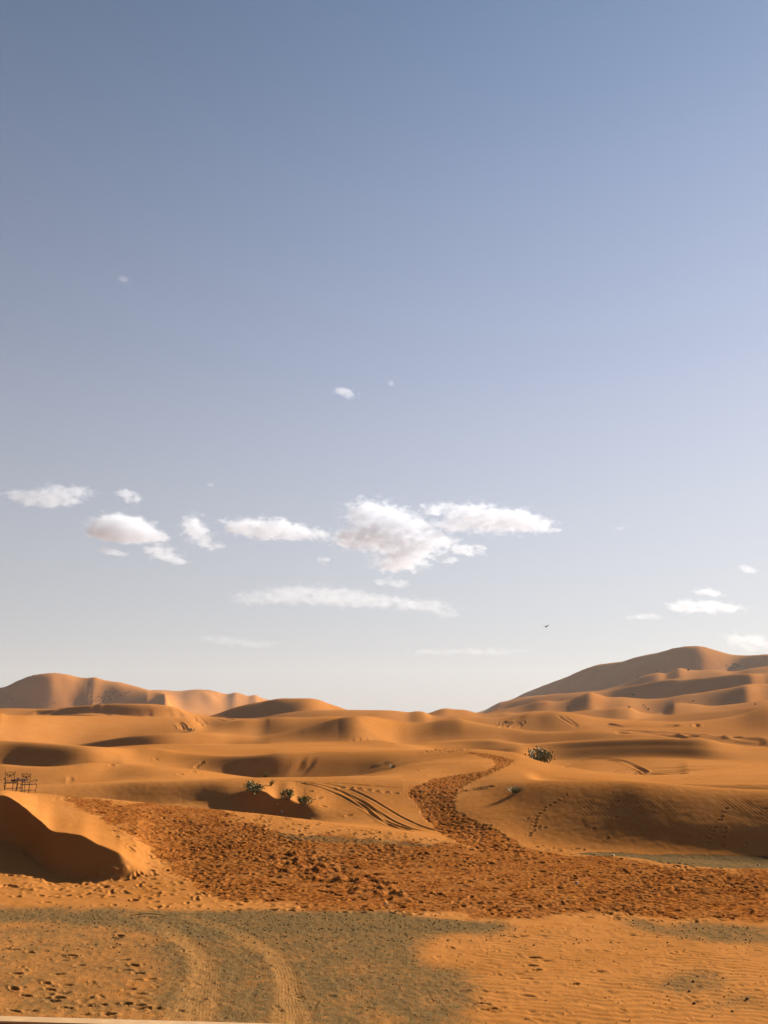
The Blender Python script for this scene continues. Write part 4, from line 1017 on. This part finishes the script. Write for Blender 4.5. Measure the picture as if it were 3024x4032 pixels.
def cloud(label, puffs, dens=.010, seed=1, nscale=.018, thr=.30, gain=3.2, group=None, D=CLOUD_D, name='cloud'):
    """puffs: (photo x, photo y, half width, half height in photo pixels)"""
    P = []
    for sx, sy, rx, ry in puffs:
        a, t = pix_dir(sx, sy); a = float(a); t = float(t)
        R = D; sl = math.hypot(R, R * t)
        # metres per photo pixel at that distance
        k = sl / math.hypot(FPX, math.hypot(sx - 1512, sy - 2016))
        P.append((Vector((R * math.sin(a), R * math.cos(a), EYE + R * t)), rx * k, ry * k))
    c0 = sum((p[0] for p in P), Vector()) / len(P)
    az = math.atan2(c0.x, c0.y)
    rot = Matrix.Rotation(az, 3, 'Z')
    L = []
    for p, w, h in P:
        q = rot @ (p - c0); L.append(((q.x, q.y, q.z), (w, max(w, h) * .7 + h * .3, h)))
    lo = [min(c[i] - r[i] * 1.5 for c, r in L) for i in range(3)]; hi = [max(c[i] + r[i] * 1.5 for c, r in L) for i in range(3)]
    # a rounded hull round the puffs that the vapour fills
    import bmesh
    bm = bmesh.new(); bmesh.ops.create_icosphere(bm, subdivisions=3, radius=1.0)
    for v in bm.verts:
        d = v.co.normalized(); q = max(abs(d.x), abs(d.y), abs(d.z)); e = d / q * .25 + d * .75
        e = Vector((e.x * 1.12, e.y * 1.12, e.z * 1.12))
        v.co = Vector(((lo[i] + hi[i]) / 2 + e[i] * (hi[i] - lo[i]) / 2 * 1.0 for i in range(3)))
    me = bpy.data.meshes.new(name); bm.to_mesh(me); bm.free()
    me.materials.append(cloud_mat('vapour', L, dens, seed, nscale, thr, gain))
    o = bpy.data.objects.new(name, me); COL.objects.link(o); o.location = c0; o.rotation_euler.z = -az
    o['label'] = label; o['category'] = 'cloud'; o['group'] = group or 'clouds drifting over the dunes'
    return o
def S(*p): return [tuple(x * 1.8228 for x in q) for q in p]
cloud('largest white cloud, puffy with a flat grey base, above the middle of the dunes', S((790, 1110, 50, 32), (850, 1125, 55, 30), (900, 1150, 45, 25), (830, 1165, 90, 24), (880, 1195, 60, 18), (860, 1222, 60, 14), (945, 1170, 40, 14), (760, 1165, 40, 16)), .011, 1)
cloud('long white cloud tapering to a thin tail at the right of the largest one', S((935, 1100, 32, 14), (1010, 1112, 50, 26), (1070, 1125, 60, 26), (1130, 1125, 45, 20), (1170, 1138, 35, 11), (1205, 1146, 20, 4), (970, 1135, 40, 12)), .010, 2)
cloud('low ragged white cloud left of the largest one', S((520, 1138, 50, 15), (570, 1145, 50, 20), (615, 1143, 36, 20), (645, 1155, 30, 12), (690, 1152, 30, 14)), .009, 3)
cloud('domed white cloud at left with a smooth grey underside', S((230, 1140, 42, 20), (270, 1132, 55, 24), (300, 1150, 50, 18), (345, 1160, 20, 8), (260, 1158, 60, 12)), .012, 4, gain=1.9)
cloud('slanting wisp trailing below the domed cloud', S((335, 1185, 30, 14), (365, 1202, 35, 14), (390, 1214, 18, 5)), .006, 5)
cloud('small wisp directly below the domed cloud', S((230, 1188, 26, 10), (255, 1196, 24, 6)), .005, 6)
cloud('tall leaning white cloud between the domed cloud and the ragged one', S((415, 1130, 24, 22), (430, 1155, 32, 20), (455, 1178, 26, 10)), .008, 7)
cloud('pale flat cloud near the left edge', S((70, 1080, 55, 14), (120, 1065, 30, 18), (165, 1065, 45, 15), (100, 1078, 60, 10)), .004, 8)
cloud('small slanting cloud above the domed one', S((270, 1065, 17, 9), (290, 1078, 24, 11)), .008, 9)
cloud('little cloud puff right of and below the largest cloud', S((1020, 1190, 34, 13), (985, 1185, 16, 9)), .009, 10, group='small cloud puffs')
cloud('small puff under the right end of the largest cloud', S((970, 1210, 24, 8),), .007, 11, group='small cloud puffs')
cloud('tiny puff below the ragged cloud', S((700, 1212, 18, 9),), .006, 12, group='small cloud puffs')
cloud('small two peaked wisp below the base of the largest cloud', S((820, 1258, 18, 8), (855, 1258, 22, 13), (870, 1264, 16, 6)), .004, 13)
cloud('long faint cloud bank low over the middle of the horizon', S((540, 1292, 45, 14), (610, 1285, 55, 18), (680, 1285, 70, 20), (750, 1290, 60, 16), (830, 1300, 90, 12), (920, 1310, 60, 10), (960, 1325, 35, 12)), .0018, 14, gain=3.4)
cloud('faint wisps low at left of the horizon', S((470, 1380, 50, 9), (550, 1392, 70, 9)), .0009, 15)
cloud('faint low veil left of the big dune', S((930, 1408, 50, 8), (1050, 1408, 90, 8)), .0008, 16)
cloud('small bright cloud alone high in the middle of the sky', S((735, 845, 20, 10), (757, 853, 20, 7)), .007, 17, nscale=.014)
cloud('tiny wisp right of the lone high cloud', S((847, 826, 9, 9),), .004, 18, nscale=.02, group='tiny high wisps')
cloud('faint tiny wisp alone at upper left of the sky', S((265, 603, 15, 9),), .003, 19, nscale=.02, group='tiny high wisps')
cloud('small cloud near the right edge above the big dune', S((1612, 1227, 20, 7), (1632, 1233, 16, 5)), .007, 20)
cloud('upper part of the twin flat clouds over the big dune', S((1515, 1278, 22, 8), (1545, 1282, 22, 9)), .008, 21)
cloud('lower wide flat cloud over the big dune', S((1470, 1308, 36, 12), (1520, 1310, 50, 12), (1570, 1316, 40, 9)), .006, 22)
cloud('faint flat wisp left of the clouds over the big dune', S((1380, 1332, 30, 7), (1410, 1332, 26, 7)), .003, 23)
cloud('soft cloud touching the right edge behind the big dune', S((1590, 1380, 35, 14), (1640, 1392, 40, 16)), .003, 24)
cloud('tiny cloud right of the tail of the long cloud', S((1340, 1141, 16, 5),), .004, 25, group='small cloud puffs')
cloud('tiny faint cloud above the ragged one', S((455, 1048, 12, 5),), .003, 26, group='small cloud puffs')

# ------------------------------------------------------------------ haze
def haze_box(dens):
    v, f = box(0, 450, 35, 2700, 2000, 100)
    o = mesh_obj('haze', v, f)
    m = bpy.data.materials.new('thin_haze'); m.use_nodes = True; n = m.node_tree.nodes; n.clear()
    out = n.new('ShaderNodeOutputMaterial'); pv = n.new('ShaderNodeVolumePrincipled'); m.node_tree.links.new(pv.outputs[0], out.inputs['Volume'])
    pv.inputs['Color'].default_value = (.9, .88, .9, 1); pv.inputs['Density'].default_value = dens; pv.inputs['Anisotropy'].default_value = .1
    o.data.materials.append(m); o['kind'] = 'stuff'; o['label'] = 'thin dusty haze over the dunes'
haze_box(.000095)
